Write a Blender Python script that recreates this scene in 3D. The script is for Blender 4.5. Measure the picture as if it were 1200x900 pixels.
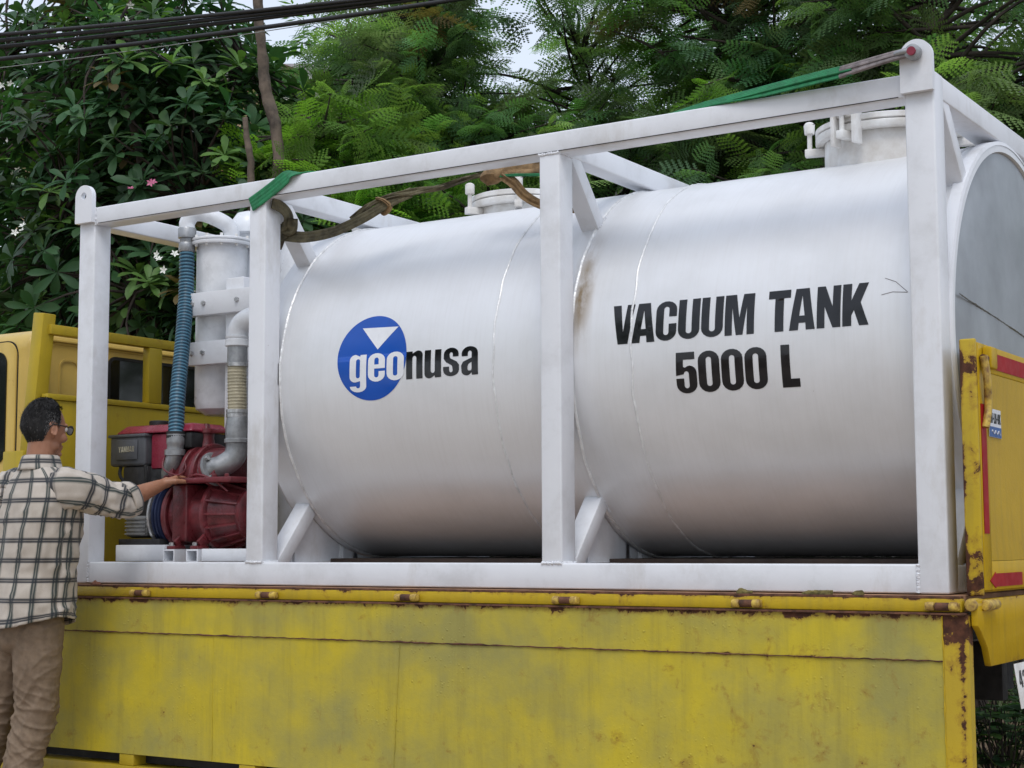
import bpy, bmesh, math, random
import numpy as np
from mathutils import Vector, Matrix, noise

random.seed(7)
rng = np.random.default_rng(11)
scene = bpy.context.scene
COL = scene.collection
for o in list(bpy.data.objects):
    bpy.data.objects.remove(o)

# ------------------------------------------------------------------ camera
# Origin: lower near front corner of the tank skid. X runs along the truck
# towards its tail, Y across the truck away from the photographer, Z up.
GZ = -0.95                                            # ground level
cam_d = bpy.data.cameras.new('camera')
cam_o = bpy.data.objects.new('camera', cam_d)
COL.objects.link(cam_o)
CAM_YAW, CAM_PITCH, CAM_ROLL = math.radians(32.67), math.radians(5.673), math.radians(-0.251)
Fv = Vector((-math.sin(CAM_YAW) * math.cos(CAM_PITCH), math.cos(CAM_YAW) * math.cos(CAM_PITCH), math.sin(CAM_PITCH)))
Rv = Vector((math.cos(CAM_YAW), math.sin(CAM_YAW), 0))
Uv = Rv.cross(Fv)
Rv, Uv = (Rv * math.cos(CAM_ROLL) + Uv * math.sin(CAM_ROLL)), (Uv * math.cos(CAM_ROLL) - Rv * math.sin(CAM_ROLL))
M = Matrix((Rv, Uv, -Fv)).transposed().to_4x4()
M.translation = Vector((5.6043, -5.0764, 0.1621))
cam_o.matrix_world = M
cam_d.sensor_width = 36
cam_d.lens = 56.83
cam_d.clip_start = 0.1
cam_d.clip_end = 600
scene.camera = cam_o

# ------------------------------------------------------------------ light
SUN_EL, SUN_AZ = math.radians(58), math.radians(152)     # azimuth from +Y, clockwise
world = bpy.data.worlds.new('World')
scene.world = world
world.use_nodes = True
wn = world.node_tree.nodes
wl = world.node_tree.links
wn.clear()
sky = wn.new('ShaderNodeTexSky')
sky.sky_type = 'NISHITA'
sky.sun_disc = False
sky.sun_elevation = SUN_EL
sky.sun_rotation = SUN_AZ
sky.air_density = 1.2
sky.dust_density = 2.0
hs = wn.new('ShaderNodeHueSaturation')
hs.inputs['Saturation'].default_value = 0.75
cl = wn.new('ShaderNodeMix')                           # even cloud cover over the clear sky
cl.data_type = 'RGBA'
cl.inputs[0].default_value = 0.62
cl.inputs[7].default_value = (6.1, 6.6, 7.6, 1)
bg = wn.new('ShaderNodeBackground')
bg.inputs['Strength'].default_value = 0.13
wo = wn.new('ShaderNodeOutputWorld')
wl.new(sky.outputs[0], hs.inputs['Color'])
wl.new(hs.outputs[0], cl.inputs[6])
wl.new(cl.outputs[2], bg.inputs['Color'])
wl.new(bg.outputs[0], wo.inputs['Surface'])

sun_d = bpy.data.lights.new('sun', 'SUN')
sun_d.energy = 1.0
sun_d.angle = math.radians(25)
sun_d.color = (1.0, 0.97, 0.93)
sun_o = bpy.data.objects.new('sun', sun_d)
COL.objects.link(sun_o)
sdir = Vector((math.sin(SUN_AZ) * math.cos(SUN_EL), math.cos(SUN_AZ) * math.cos(SUN_EL), math.sin(SUN_EL)))
sun_o.rotation_euler = (-sdir).to_track_quat('-Z', 'Y').to_euler()
sun_o.location = sdir * 30

scene.view_settings.view_transform = 'Standard'
scene.view_settings.look = 'None'
scene.view_settings.gamma = 1
scene.view_settings.exposure = 0.31

# ------------------------------------------------------------------ materials
MATS = {}

def new_mat(name):
    m = bpy.data.materials.new(name)
    m.use_nodes = True
    nt = m.node_tree
    b = nt.nodes['Principled BSDF']
    MATS[name] = m
    return m, nt, b

def N(nt, kind, **kw):
    n = nt.nodes.new(kind)
    for k, v in kw.items():
        if k in ('operation', 'blend_type', 'data_type', 'noise_dimensions', 'feature', 'distance', 'attribute_name', 'bands_direction', 'wave_type', 'interpolation_type', 'clamp'):
            setattr(n, k, v)
        else:
            n.inputs[k].default_value = v
    return n

def coords(nt, scale=(1, 1, 1), loc=(0, 0, 0)):
    tc = nt.nodes.new('ShaderNodeTexCoord')
    mp = nt.nodes.new('ShaderNodeMapping')
    mp.inputs['Scale'].default_value = scale
    mp.inputs['Location'].default_value = loc
    nt.links.new(tc.outputs['Object'], mp.inputs['Vector'])
    return mp.outputs['Vector']

def noise_tex(nt, scale, detail=4, rough=0.55, vec=None, sc3=(1, 1, 1), dist=0.0):
    n = nt.nodes.new('ShaderNodeTexNoise')
    n.inputs['Scale'].default_value = scale
    n.inputs['Detail'].default_value = detail
    n.inputs['Roughness'].default_value = rough
    n.inputs['Distortion'].default_value = dist
    nt.links.new(vec if vec is not None else coords(nt, sc3), n.inputs['Vector'])
    return n.outputs['Fac']

def ramp(nt, fac, stops):
    r = nt.nodes.new('ShaderNodeValToRGB')
    el = r.color_ramp.elements
    while len(el) < len(stops):
        el.new(0.5)
    for e, (p, c) in zip(el, stops):
        e.position = p
        e.color = (c, c, c, 1) if isinstance(c, (int, float)) else (*c, 1)
    nt.links.new(fac, r.inputs['Fac'])
    return r.outputs['Color']

def mix(nt, fac, a, b, mode='MIX'):
    m = nt.nodes.new('ShaderNodeMix')
    m.data_type = 'RGBA'
    m.blend_type = mode
    for s, v in (('Factor', fac), ('A', a), ('B', b)):
        sock = [i for i in m.inputs if i.name == s and i.enabled and (i.type == ('VALUE' if s == 'Factor' else 'RGBA'))][0]
        if isinstance(v, (int, float)):
            sock.default_value = v if s == 'Factor' else (v, v, v, 1)
        elif isinstance(v, tuple):
            sock.default_value = (*v, 1) if len(v) == 3 else v
        else:
            nt.links.new(v, sock)
    return [o for o in m.outputs if o.type == 'RGBA'][0]

def math_n(nt, op, a, b=None):
    m = nt.nodes.new('ShaderNodeMath')
    m.operation = op
    for i, v in enumerate((a, b)):
        if v is None:
            continue
        if isinstance(v, (int, float)):
            m.inputs[i].default_value = v
        else:
            nt.links.new(v, m.inputs[i])
    return m.outputs[0]

def bump(nt, b, height, strength=0.3, dist=0.01, prev=None):
    n = nt.nodes.new('ShaderNodeBump')
    n.inputs['Strength'].default_value = strength
    n.inputs['Distance'].default_value = dist
    nt.links.new(height, n.inputs['Height'])
    if prev is not None:
        nt.links.new(prev, n.inputs['Normal'])
    nt.links.new(n.outputs[0], b.inputs['Normal'])
    return n.outputs[0]

def plain(name, col, rough=0.5, metal=0.0, var=0.15, vscale=8.0, bscale=0, bstr=0.15, spec=0.5, dark=None):
    """paint-like procedural material with tonal variation and fine relief"""
    m, nt, b = new_mat(name)
    f = noise_tex(nt, vscale, 5, 0.6)
    d = dark if dark else tuple(c * (1 - var * 1.6) for c in col)
    l = tuple(min(1, c * (1 + var * 0.5)) for c in col)
    c = ramp(nt, f, [(0.3, d), (0.62, l)])
    nt.links.new(c, b.inputs['Base Color'])
    b.inputs['Metallic'].default_value = metal
    b.inputs['Specular IOR Level'].default_value = spec
    r = ramp(nt, noise_tex(nt, vscale * 2.3, 3), [(0.3, max(0, rough - 0.08)), (0.7, min(1, rough + 0.08))])
    nt.links.new(r, b.inputs['Roughness'])
    if bscale:
        bump(nt, b, noise_tex(nt, bscale, 3), bstr, 0.004)
    return m

def sepxyz(nt):
    tc = nt.nodes.new('ShaderNodeTexCoord')
    s = nt.nodes.new('ShaderNodeSeparateXYZ')
    nt.links.new(tc.outputs['Object'], s.inputs[0])
    return s.outputs

# white frame paint with grime streaks and a few rust specks
def mk_white():
    m, nt, b = new_mat('white_paint')
    f = noise_tex(nt, 5, 6, 0.65)
    c = ramp(nt, f, [(0.25, (0.60, 0.61, 0.63)), (0.5, (0.74, 0.76, 0.80)), (0.8, (0.78, 0.80, 0.84))])
    g = ramp(nt, noise_tex(nt, 3.0, 8, 0.7, sc3=(1, 1, 0.35)), [(0.56, 0.0), (0.76, 0.6)])
    c = mix(nt, g, c, (0.42, 0.38, 0.32))
    r = ramp(nt, noise_tex(nt, 26, 6, 0.7), [(0.715, 0.0), (0.74, 1.0)])
    c = mix(nt, r, c, (0.16, 0.07, 0.035))
    nt.links.new(c, b.inputs['Base Color'])
    b.inputs['Roughness'].default_value = 0.38
    bump(nt, b, noise_tex(nt, 40, 4), 0.12, 0.003)
mk_white()

# silver-white tank paint: slightly metallic, brushed round the drum
def mk_tank():
    m, nt, b = new_mat('tank_paint')
    x, y, z = sepxyz(nt)
    f = noise_tex(nt, 2.2, 6, 0.6)
    c = ramp(nt, f, [(0.25, (0.66, 0.67, 0.68)), (0.55, (0.77, 0.78, 0.80)), (0.8, (0.80, 0.82, 0.84))])
    st = noise_tex(nt, 9, 5, 0.65, sc3=(9, 0.5, 0.5))
    c = mix(nt, ramp(nt, st, [(0.45, 0.0), (0.85, 0.20)]), c, (0.56, 0.55, 0.53))
    # brown runs by the ring weld beside the middle post
    dx = math_n(nt, 'ABSOLUTE', math_n(nt, 'SUBTRACT', x, 2.575))
    near = math_n(nt, 'SUBTRACT', 1.0, math_n(nt, 'DIVIDE', dx, 0.06))
    zz = math_n(nt, 'SUBTRACT', 1.0, math_n(nt, 'DIVIDE', math_n(nt, 'ABSOLUTE', math_n(nt, 'SUBTRACT', z, 1.10)), 0.26))
    stain = math_n(nt, 'MULTIPLY', math_n(nt, 'MAXIMUM', near, 0.0), math_n(nt, 'MAXIMUM', zz, 0.0))
    stain = math_n(nt, 'MULTIPLY', stain, ramp(nt, noise_tex(nt, 14, 5, 0.7, sc3=(1, 1, 0.4)), [(0.3, 0.1), (0.6, 1.3)]))
    c = mix(nt, stain, c, (0.30, 0.22, 0.13))
    sp = ramp(nt, noise_tex(nt, 55, 4, 0.6), [(0.76, 0.0), (0.79, 0.8)])
    c = mix(nt, sp, c, (0.35, 0.31, 0.27))
    nt.links.new(c, b.inputs['Base Color'])
    b.inputs['Metallic'].default_value = 0.30
    rr = ramp(nt, st, [(0.3, 0.38), (0.75, 0.46)])
    nt.links.new(rr, b.inputs['Roughness'])
    n1 = bump(nt, b, noise_tex(nt, 2.6, 3, 0.45), 0.26, 0.02)
    n2 = bump(nt, b, noise_tex(nt, 14, 4, 0.6, sc3=(9, 0.6, 0.6)), 0.025, 0.003, n1)
mk_tank()
plain('weld_bead', (0.75, 0.76, 0.77), 0.40, 0.3, 0.12, 30, 90, 0.3)
plain('end_plate', (0.31, 0.33, 0.35), 0.36, 0.35, 0.16, 2.5, 30, 0.08)
plain('chalk_white', (0.74, 0.74, 0.73), 0.55, 0, 0.2, 12, 60, 0.2, dark=(0.60, 0.57, 0.53))

def mk_yellow(name, col, film, film_amt, rust_amt, rough=0.42, pim=0.0, grime=(0.19, 0.16, 0.05), rscale=9, edges=(), spec=0.3):
    m, nt, b = new_mat(name)
    x, y, z = sepxyz(nt)
    f = noise_tex(nt, 2.6, 6, 0.6)
    base = ramp(nt, noise_tex(nt, 7, 5), [(0.3, tuple(c * 0.88 for c in col)), (0.7, col)])
    fl = ramp(nt, f, [(0.38, 0.0), (0.66, film_amt)])
    c = mix(nt, fl, base, film)
    run = ramp(nt, noise_tex(nt, 4, 7, 0.7, sc3=(5, 5, 0.4)), [(0.5, 0.0), (0.82, 0.42)])
    c = mix(nt, run, c, grime)
    sp = ramp(nt, noise_tex(nt, 60, 4, 0.7), [(0.66, 0.0), (0.75, 0.5)])
    c = mix(nt, sp, c, grime)
    rn = noise_tex(nt, rscale, 9, 0.72, dist=0.4)
    for ax, at, wd, amt in edges:            # corrosion that creeps in from an edge, a joint or a scrape
        q = {'x': x, 'y': y, 'z': z}[ax]
        e = math_n(nt, 'SUBTRACT', 1.0, math_n(nt, 'DIVIDE', math_n(nt, 'ABSOLUTE', math_n(nt, 'SUBTRACT', q, at)), wd))
        rn = math_n(nt, 'ADD', rn, math_n(nt, 'MULTIPLY', math_n(nt, 'MAXIMUM', e, 0.0), amt))
    rm = ramp(nt, rn, [(0.715 - rust_amt, 0.0), (0.745 - rust_amt, 1.0)])
    rc = ramp(nt, noise_tex(nt, 45, 5), [(0.3, (0.035, 0.014, 0.009)), (0.7, (0.11, 0.042, 0.022))])
    halo = ramp(nt, rn, [(0.60 - rust_amt, 0.0), (0.72 - rust_amt, 0.55)])
    c = mix(nt, halo, c, (0.26, 0.125, 0.022))
    c = mix(nt, rm, c, rc)
    nt.links.new(c, b.inputs['Base Color'])
    r = mix(nt, rm, rough, 0.85)
    nt.links.new(r, b.inputs['Roughness'])
    b.inputs['Specular IOR Level'].default_value = spec
    n1 = bump(nt, b, noise_tex(nt, 5, 3), 0.10, 0.02)
    n2 = bump(nt, b, noise_tex(nt, 70, 4, 0.65), 0.22, 0.004, n1)
    if pim:
        v = nt.nodes.new('ShaderNodeTexVoronoi')
        v.inputs['Scale'].default_value = 58
        v.inputs['Randomness'].default_value = 1.0
        nt.links.new(coords(nt), v.inputs['Vector'])
        d = ramp(nt, v.outputs['Distance'], [(0.0, 1.0), (0.30, 0.0)])
        d = math_n(nt, 'MULTIPLY', d, ramp(nt, noise_tex(nt, 31, 2), [(0.42, 0.0), (0.68, 1.0)]))
        pm = ramp(nt, noise_tex(nt, 2.3, 5, 0.6, vec=coords(nt, (1, 1, 1), (3.1, 0, 1.7))), [(0.52, 0.0), (0.66, 1.0)])
        h = math_n(nt, 'MULTIPLY', d, pm)
        bump(nt, b, h, pim, 0.008, n2)
    return m
mk_yellow('panel_yellow', (0.575, 0.46, 0.032), (0.31, 0.285, 0.088), 0.92, 0.0, 0.45, 0.55, rscale=13, edges=(('z', -0.060, 0.035, 0.24), ('z', -0.205, 0.010, 0.14), ('x', 3.4, 1.1, 0.055), ('z', -0.62, 0.25, 0.035)))
mk_yellow('rail_yellow', (0.56, 0.39, 0.015), (0.42, 0.29, 0.02), 0.5, 0.02, 0.42, rscale=16, edges=(('z', -0.010, 0.016, 0.2),))
mk_yellow('body_yellow', (0.50, 0.36, 0.020), (0.36, 0.28, 0.03), 0.6, 0.0, 0.40)
mk_yellow('gate_yellow', (0.54, 0.345, 0.012), (0.44, 0.28, 0.015), 0.5, 0.0, 0.36, edges=(('z', -0.015, 0.03, 0.12), ('z', -0.225, 0.03, 0.14)), spec=0.12)
mk_yellow('rust_edge_yellow', (0.54, 0.38, 0.022), (0.42, 0.30, 0.04), 0.5, 0.03, 0.45, rscale=15, edges=(('z', 0.02, 0.22, 0.20), ('x', 4.048, 0.014, 0.13), ('z', 0.70, 0.10, 0.22), ('z', 0.40, 0.07, 0.16), ('x', 4.083, 0.02, 0.06), ('z', -0.13, 0.14, 0.17), ('x', 4.04, 0.022, 0.10)))
mk_yellow('cab_yellow', (0.62, 0.44, 0.115), (0.55, 0.38, 0.09), 0.5, 0.0, 0.30, grime=(0.42, 0.30, 0.09))
plain('bed_dirt', (0.36, 0.20, 0.11), 0.9, 0, 0.35, 6, 60, 0.5, dark=(0.14, 0.07, 0.04))
plain('blocker_brown', (0.035, 0.022, 0.016), 0.8, 0, 0.4, 8)
plain('rust', (0.13, 0.055, 0.03), 0.85, 0, 0.5, 30, 90, 0.5)
plain('hinge_paint', (0.50, 0.35, 0.06), 0.5, 0, 0.4, 40, 120, 0.4, dark=(0.14, 0.06, 0.03))
plain('black_steel', (0.022, 0.022, 0.024), 0.6, 0.2, 0.4, 12, 60, 0.2)
plain('rubber', (0.012, 0.012, 0.013), 0.8, 0, 0.4, 20, 80, 0.3)
plain('red_tape', (0.33, 0.008, 0.012), 0.55, 0, 0.12, 12, spec=0.2)
plain('pump_red', (0.140, 0.022, 0.028), 0.33, 0, 0.35, 14, 90, 0.4, dark=(0.06, 0.012, 0.014))
plain('engine_red', (0.24, 0.022, 0.045), 0.30, 0, 0.15, 8, 40, 0.05)
plain('engine_grey', (0.085, 0.09, 0.10), 0.45, 0, 0.2, 10, 90, 0.15)
plain('engine_dark', (0.03, 0.03, 0.032), 0.55, 0.3, 0.4, 14, 60, 0.2)
plain('cast_grey', (0.33, 0.34, 0.35), 0.42, 0.55, 0.25, 16, 70, 0.2)
plain('bolt_steel', (0.55, 0.55, 0.55), 0.35, 0.8, 0.3, 30)
plain('pulley_blue', (0.012, 0.02, 0.06), 0.35, 0.3, 0.3, 10)
plain('hose_ridge', (0.075, 0.20, 0.29), 0.40, 0, 0.2, 12)
plain('hose_core', (0.008, 0.045, 0.085), 0.5, 0, 0.2, 12)
plain('hose_tan', (0.40, 0.36, 0.25), 0.35, 0, 0.2, 14)
plain('pipe_white', (0.72, 0.74, 0.77), 0.32, 0, 0.12, 8, 40, 0.05)
plain('sling_green', (0.012, 0.19, 0.07), 0.65, 0, 0.25, 30, 250, 0.5)
plain('sling_grey', (0.23, 0.20, 0.20), 0.8, 0, 0.3, 30, 250, 0.5)
plain('webbing_dirty', (0.12, 0.105, 0.06), 0.85, 0, 0.5, 22, 220, 0.5, dark=(0.04, 0.034, 0.02))
plain('webbing_brown', (0.27, 0.175, 0.085), 0.9, 0, 0.45, 20, 160, 0.6, dark=(0.11, 0.07, 0.035))
plain('decal_black', (0.008, 0.008, 0.010), 0.13, 0, 0.2, 10, 45, 0.05)
plain('decal_blue', (0.003, 0.075, 0.42), 0.2, 0, 0.08, 6)
plain('decal_white', (0.76, 0.78, 0.82), 0.3, 0, 0.08, 6)
plain('sticker_blue', (0.01, 0.09, 0.33), 0.35, 0, 0.1, 8)
plain('silver_print', (0.50, 0.48, 0.40), 0.3, 0.6, 0.2, 8)
plain('cable_black', (0.012, 0.012, 0.014), 0.55, 0, 0.3, 20)
plain('cable_pale', (0.25, 0.26, 0.25), 0.6, 0, 0.2, 20)
plain('trousers_brown', (0.215, 0.155, 0.105), 0.85, 0, 0.16, 30, 420, 0.35)
plain('belt_black', (0.012, 0.011, 0.011), 0.5, 0, 0.2, 20)
plain('hair_black', (0.012, 0.011, 0.011), 0.75, 0, 0.4, 30)
plain('hair_grey', (0.16, 0.155, 0.15), 0.5, 0, 0.3, 30)
plain('shoe_leather', (0.035, 0.02, 0.012), 0.4, 0, 0.3, 20)
plain('bark', (0.13, 0.10, 0.075), 0.9, 0, 0.55, 9, 45, 0.9, dark=(0.035, 0.028, 0.022))
plain('bark_dark', (0.045, 0.034, 0.027), 0.9, 0, 0.5, 9, 45, 0.8)
plain('plaster_cream', (0.62, 0.44, 0.26), 0.9, 0, 0.12, 3, 40, 0.2)
plain('roof_sheet', (0.48, 0.44, 0.43), 0.7, 0, 0.3, 4, 30, 0.2)
plain('concrete', (0.36, 0.34, 0.31), 0.9, 0, 0.25, 4, 50, 0.3)
plain('petal_white', (0.80, 0.80, 0.74), 0.6, 0, 0.05, 10)
plain('petal_pink', (0.62, 0.16, 0.30), 0.6, 0, 0.1, 10)

def mk_glass(name, col, rough):
    m, nt, b = new_mat(name)
    f = noise_tex(nt, 4, 3)
    c = ramp(nt, f, [(0.3, tuple(v * 0.7 for v in col)), (0.7, col)])
    nt.links.new(c, b.inputs['Base Color'])
    b.inputs['Roughness'].default_value = rough
    b.inputs['Specular IOR Level'].default_value = 0.6
mk_glass('dark_glass', (0.012, 0.014, 0.016), 0.06)
mk_glass('lens_glass', (0.25, 0.26, 0.26), 0.05)

def mk_skin():
    m, nt, b = new_mat('skin')
    c = ramp(nt, noise_tex(nt, 18, 4), [(0.3, (0.30, 0.135, 0.075)), (0.7, (0.38, 0.18, 0.105))])
    nt.links.new(c, b.inputs['Base Color'])
    b.inputs['Roughness'].default_value = 0.48
    b.inputs['Subsurface Weight'].default_value = 0.12
    b.inputs['Subsurface Radius'].default_value = (0.01, 0.004, 0.002)
    bump(nt, b, noise_tex(nt, 160, 3), 0.15, 0.002)
mk_skin()

def mk_plaid():
    """cream check shirt: UV is cloth metres, dark double bands with thin pale edges"""
    m, nt, b = new_mat('plaid_cloth')
    uv = nt.nodes.new('ShaderNodeUVMap')
    s = nt.nodes.new('ShaderNodeSeparateXYZ')
    nt.links.new(uv.outputs[0], s.inputs[0])
    P = 0.083
    def bands(sock, off):
        v = math_n(nt, 'DIVIDE', math_n(nt, 'ADD', sock, 10 * P + off), P)
        fr = math_n(nt, 'FRACT', v)
        c1 = math_n(nt, 'ABSOLUTE', math_n(nt, 'SUBTRACT', fr, 0.50))
        wide = ramp(nt, c1, [(0.0, 0.55), (0.018, 0.55), (0.032, 0.95), (0.100, 0.95), (0.118, 0.22), (0.160, 0.16), (0.175, 0.0)])
        c2 = math_n(nt, 'ABSOLUTE', math_n(nt, 'SUBTRACT', fr, 0.63))
        thin = ramp(nt, c2, [(0.0, 0.40), (0.018, 0.40), (0.03, 0.0)])
        return math_n(nt, 'MAXIMUM', wide, thin)
    bu = bands(s.outputs[0], 0.0)
    bv = bands(s.outputs[1], 0.02)
    base = ramp(nt, noise_tex(nt, 12, 4), [(0.3, (0.44, 0.39, 0.335)), (0.7, (0.55, 0.495, 0.435))])
    c = mix(nt, bu, base, (0.030, 0.046, 0.044))
    c = mix(nt, bv, c, (0.018, 0.022, 0.030))
    weave = noise_tex(nt, 500, 2)
    c = mix(nt, 0.18, c, weave, 'OVERLAY')
    nt.links.new(c, b.inputs['Base Color'])
    b.inputs['Roughness'].default_value = 0.85
    b.inputs['Sheen Weight'].default_value = 0.15
    n1 = bump(nt, b, weave, 0.2, 0.002)
mk_plaid()

def mk_leaf(name, rough, trans, spec=0.4):
    m, nt, b = new_mat(name)
    at = nt.nodes.new('ShaderNodeAttribute')
    at.attribute_name = 'tint'
    c = mix(nt, ramp(nt, noise_tex(nt, 25, 3), [(0.3, 0.0), (0.7, 0.22)]), at.outputs['Color'], (0.06, 0.07, 0.02))
    nt.links.new(c, b.inputs['Base Color'])
    b.inputs['Roughness'].default_value = rough
    b.inputs['Specular IOR Level'].default_value = spec
    tr = nt.nodes.new('ShaderNodeBsdfTranslucent')
    c2 = mix(nt, 1.0, c, (1.45, 1.65, 0.75), 'MULTIPLY')
    nt.links.new(c2, tr.inputs['Color'])
    mx = nt.nodes.new('ShaderNodeMixShader')
    mx.inputs[0].default_value = trans
    nt.links.new(b.outputs[0], mx.inputs[1])
    nt.links.new(tr.outputs[0], mx.inputs[2])
    nt.links.new(mx.outputs[0], nt.nodes['Material Output'].inputs['Surface'])
mk_leaf('feather_leaf', 0.6, 0.48, 0.22)
mk_leaf('broad_leaf', 0.48, 0.22, 0.28)
mk_leaf('weed_leaf', 0.5, 0.25)

plain('road_concrete', (0.37, 0.295, 0.225), 0.9, 0, 0.2, 1.5, 60, 0.4)

def mk_ground():
    m, nt, b = new_mat('ground_soil')
    c = ramp(nt, noise_tex(nt, 0.7, 8, 0.65), [(0.3, (0.10, 0.068, 0.045)), (0.5, (0.18, 0.125, 0.085)), (0.7, (0.26, 0.19, 0.135))])
    g = ramp(nt, noise_tex(nt, 1.6, 6, 0.7), [(0.52, 0.0), (0.62, 0.7)])
    c = mix(nt, g, c, (0.05, 0.075, 0.02))
    nt.links.new(c, b.inputs['Base Color'])
    b.inputs['Roughness'].default_value = 0.95
    b.inputs['Specular IOR Level'].default_value = 0.2
    bump(nt, b, noise_tex(nt, 14, 8, 0.7), 0.7, 0.03)
mk_ground()

# ------------------------------------------------------------------ geometry helpers
class MB:
    """collects shapes, builds them as one mesh object"""
    def __init__(s):
        s.v = []; s.f = []
    def add(s, vs, fs):
        o = len(s.v)
        s.v += [tuple(map(float, v)) for v in vs]
        s.f += [tuple(i + o for i in f) for f in fs]
        return s
    def box(s, x0, x1, y0, y1, z0, z1):
        v = [(x, y, z) for x in (x0, x1) for y in (y0, y1) for z in (z0, z1)]
        return s.add(v, [(0, 1, 3, 2), (4, 6, 7, 5), (0, 4, 5, 1), (2, 3, 7, 6), (0, 2, 6, 4), (1, 5, 7, 3)])
    def obox(s, p0, p1, w, h, side=(1, 0, 0)):
        """beam from p0 to p1; w along 'side', h across"""
        p0, p1, sd = Vector(p0), Vector(p1), Vector(side).normalized()
        d = (p1 - p0).normalized()
        n = d.cross(sd).normalized()
        sd = n.cross(d).normalized()
        v = []
        for p in (p0, p1):
            for a, b in ((-1, -1), (1, -1), (1, 1), (-1, 1)):
                v.append(p + sd * (a * w / 2) + n * (b * h / 2))
        return s.add(v, [(3, 2, 1, 0), (4, 5, 6, 7), (0, 1, 5, 4), (1, 2, 6, 5), (2, 3, 7, 6), (3, 0, 4, 7)])
    def prism(s, poly, to3, thick):
        """poly: 2-d loop; to3(u, v, t) places it; t runs 0..thick"""
        n = len(poly)
        v = [to3(u, w, 0) for u, w in poly] + [to3(u, w, thick) for u, w in poly]
        f = [tuple(reversed(range(n))), tuple(range(n, 2 * n))] + [(i, (i + 1) % n, (i + 1) % n + n, i + n) for i in range(n)]
        return s.add(v, f)
    def tube(s, path, r, n=12, caps=True, closed=False):
        path = [Vector(p) for p in path]
        m = len(path)
        rs = r if isinstance(r, (list, tuple)) else [r] * m
        t0 = (path[1] - path[0]).normalized()
        ref = Vector((0, 0, 1)) if abs(t0.z) < 0.9 else Vector((1, 0, 0))
        nx = t0.cross(ref).normalized()
        v = []
        for i in range(m):
            if closed:
                t = path[(i + 1) % m] - path[i - 1]
            else:
                t = path[min(i + 1, m - 1)] - path[max(i - 1, 0)]
            t.normalize()
            nx = (nx - t * nx.dot(t)).normalized()
            ny = t.cross(nx)
            for k in range(n):
                a = 2 * math.pi * k / n
                v.append(path[i] + (nx * math.cos(a) + ny * math.sin(a)) * rs[i])
        f = []
        for i in range(m if closed else m - 1):
            j = (i + 1) % m
            for k in range(n):
                f.append((i * n + k, i * n + (k + 1) % n, j * n + (k + 1) % n, j * n + k))
        if caps and not closed:
            f.append(tuple(reversed(range(n))))
            f.append(tuple(range((m - 1) * n, m * n)))
        return s.add(v, f)
    def cyl(s, p0, p1, r0, r1=None, n=20):
        return s.tube([p0, p1], [r0, r0 if r1 is None else r1], n)
    def lathe(s, prof, org, axis='Z', n=48, caps=True):
        """prof: list of (radius, height along axis)"""
        v = []
        for r, h in prof:
            for k in range(n):
                a = 2 * math.pi * k / n
                c, d = r * math.cos(a), r * math.sin(a)
                p = {'Z': (c, d, h), 'X': (h, c, d), 'Y': (d, h, c)}[axis]
                v.append((org[0] + p[0], org[1] + p[1], org[2] + p[2]))
        f = []
        for i in range(len(prof) - 1):
            for k in range(n):
                f.append((i * n + k, i * n + (k + 1) % n, (i + 1) * n + (k + 1) % n, (i + 1) * n + k))
        if caps:
            f.append(tuple(reversed(range(n))))
            f.append(tuple(range((len(prof) - 1) * n, len(prof) * n)))
        return s.add(v, f)
    def ball(s, c, r, n=16, m=10):
        rx, ry, rz = r if isinstance(r, (tuple, list)) else (r, r, r)
        v = []
        for i in range(m + 1):
            t = math.pi * i / m
            for k in range(n):
                a = 2 * math.pi * k / n
                v.append((c[0] + rx * math.sin(t) * math.cos(a), c[1] + ry * math.sin(t) * math.sin(a), c[2] + rz * math.cos(t)))
        f = [(i * n + k, (i + 1) * n + k, (i + 1) * n + (k + 1) % n, i * n + (k + 1) % n) for i in range(m) for k in range(n)]
        return s.add(v, f)
    def build(s, name, mat, parent=None, bevel=0, segs=2, smooth=40, kind=None):
        me = bpy.data.meshes.new(name)
        bm = bmesh.new()
        vs = [bm.verts.new(v) for v in s.v]
        for f in s.f:
            try:
                bm.faces.new([vs[i] for i in f])
            except ValueError:
                pass
        bmesh.ops.remove_doubles(bm, verts=bm.verts, dist=1e-5)
        bmesh.ops.recalc_face_normals(bm, faces=bm.faces)
        if bevel:
            ed = [e for e in bm.edges if len(e.link_faces) == 2 and e.calc_face_angle(0) > math.radians(30)]
            bmesh.ops.bevel(bm, geom=ed, offset=bevel, segments=segs, affect='EDGES', clamp_overlap=True, profile=0.5)
        bm.to_mesh(me)
        bm.free()
        if smooth:
            for p in me.polygons:
                p.use_smooth = True
            me.set_sharp_from_angle(angle=math.radians(smooth))
        return link(name, me, mat, parent, kind)

def link(name, me, mat, parent=None, kind=None):
    o = bpy.data.objects.new(name, me)
    COL.objects.link(o)
    if mat:
        me.materials.append(MATS[mat] if isinstance(mat, str) else mat)
    if parent is not None:
        o.parent = parent
        o.matrix_parent_inverse = WORLD(parent).inverted()
    if kind:
        o['kind'] = kind
    return o

def WORLD(o):
    m = o.matrix_basis.copy()
    while o.parent is not None:
        m = o.parent.matrix_basis @ o.matrix_parent_inverse @ m
        o = o.parent
    return m

def thing(name, label, cat, loc=(0, 0, 0), group=None):
    o = bpy.data.objects.new(name, None)
    o.empty_display_size = 0.1
    COL.objects.link(o)
    o.location = loc
    return tag(o, label, cat, group)

def tag(o, label, cat, group=None, kind=None):
    o['label'] = label
    o['category'] = cat
    if group: o['group'] = group
    if kind: o['kind'] = kind
    return o

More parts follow.
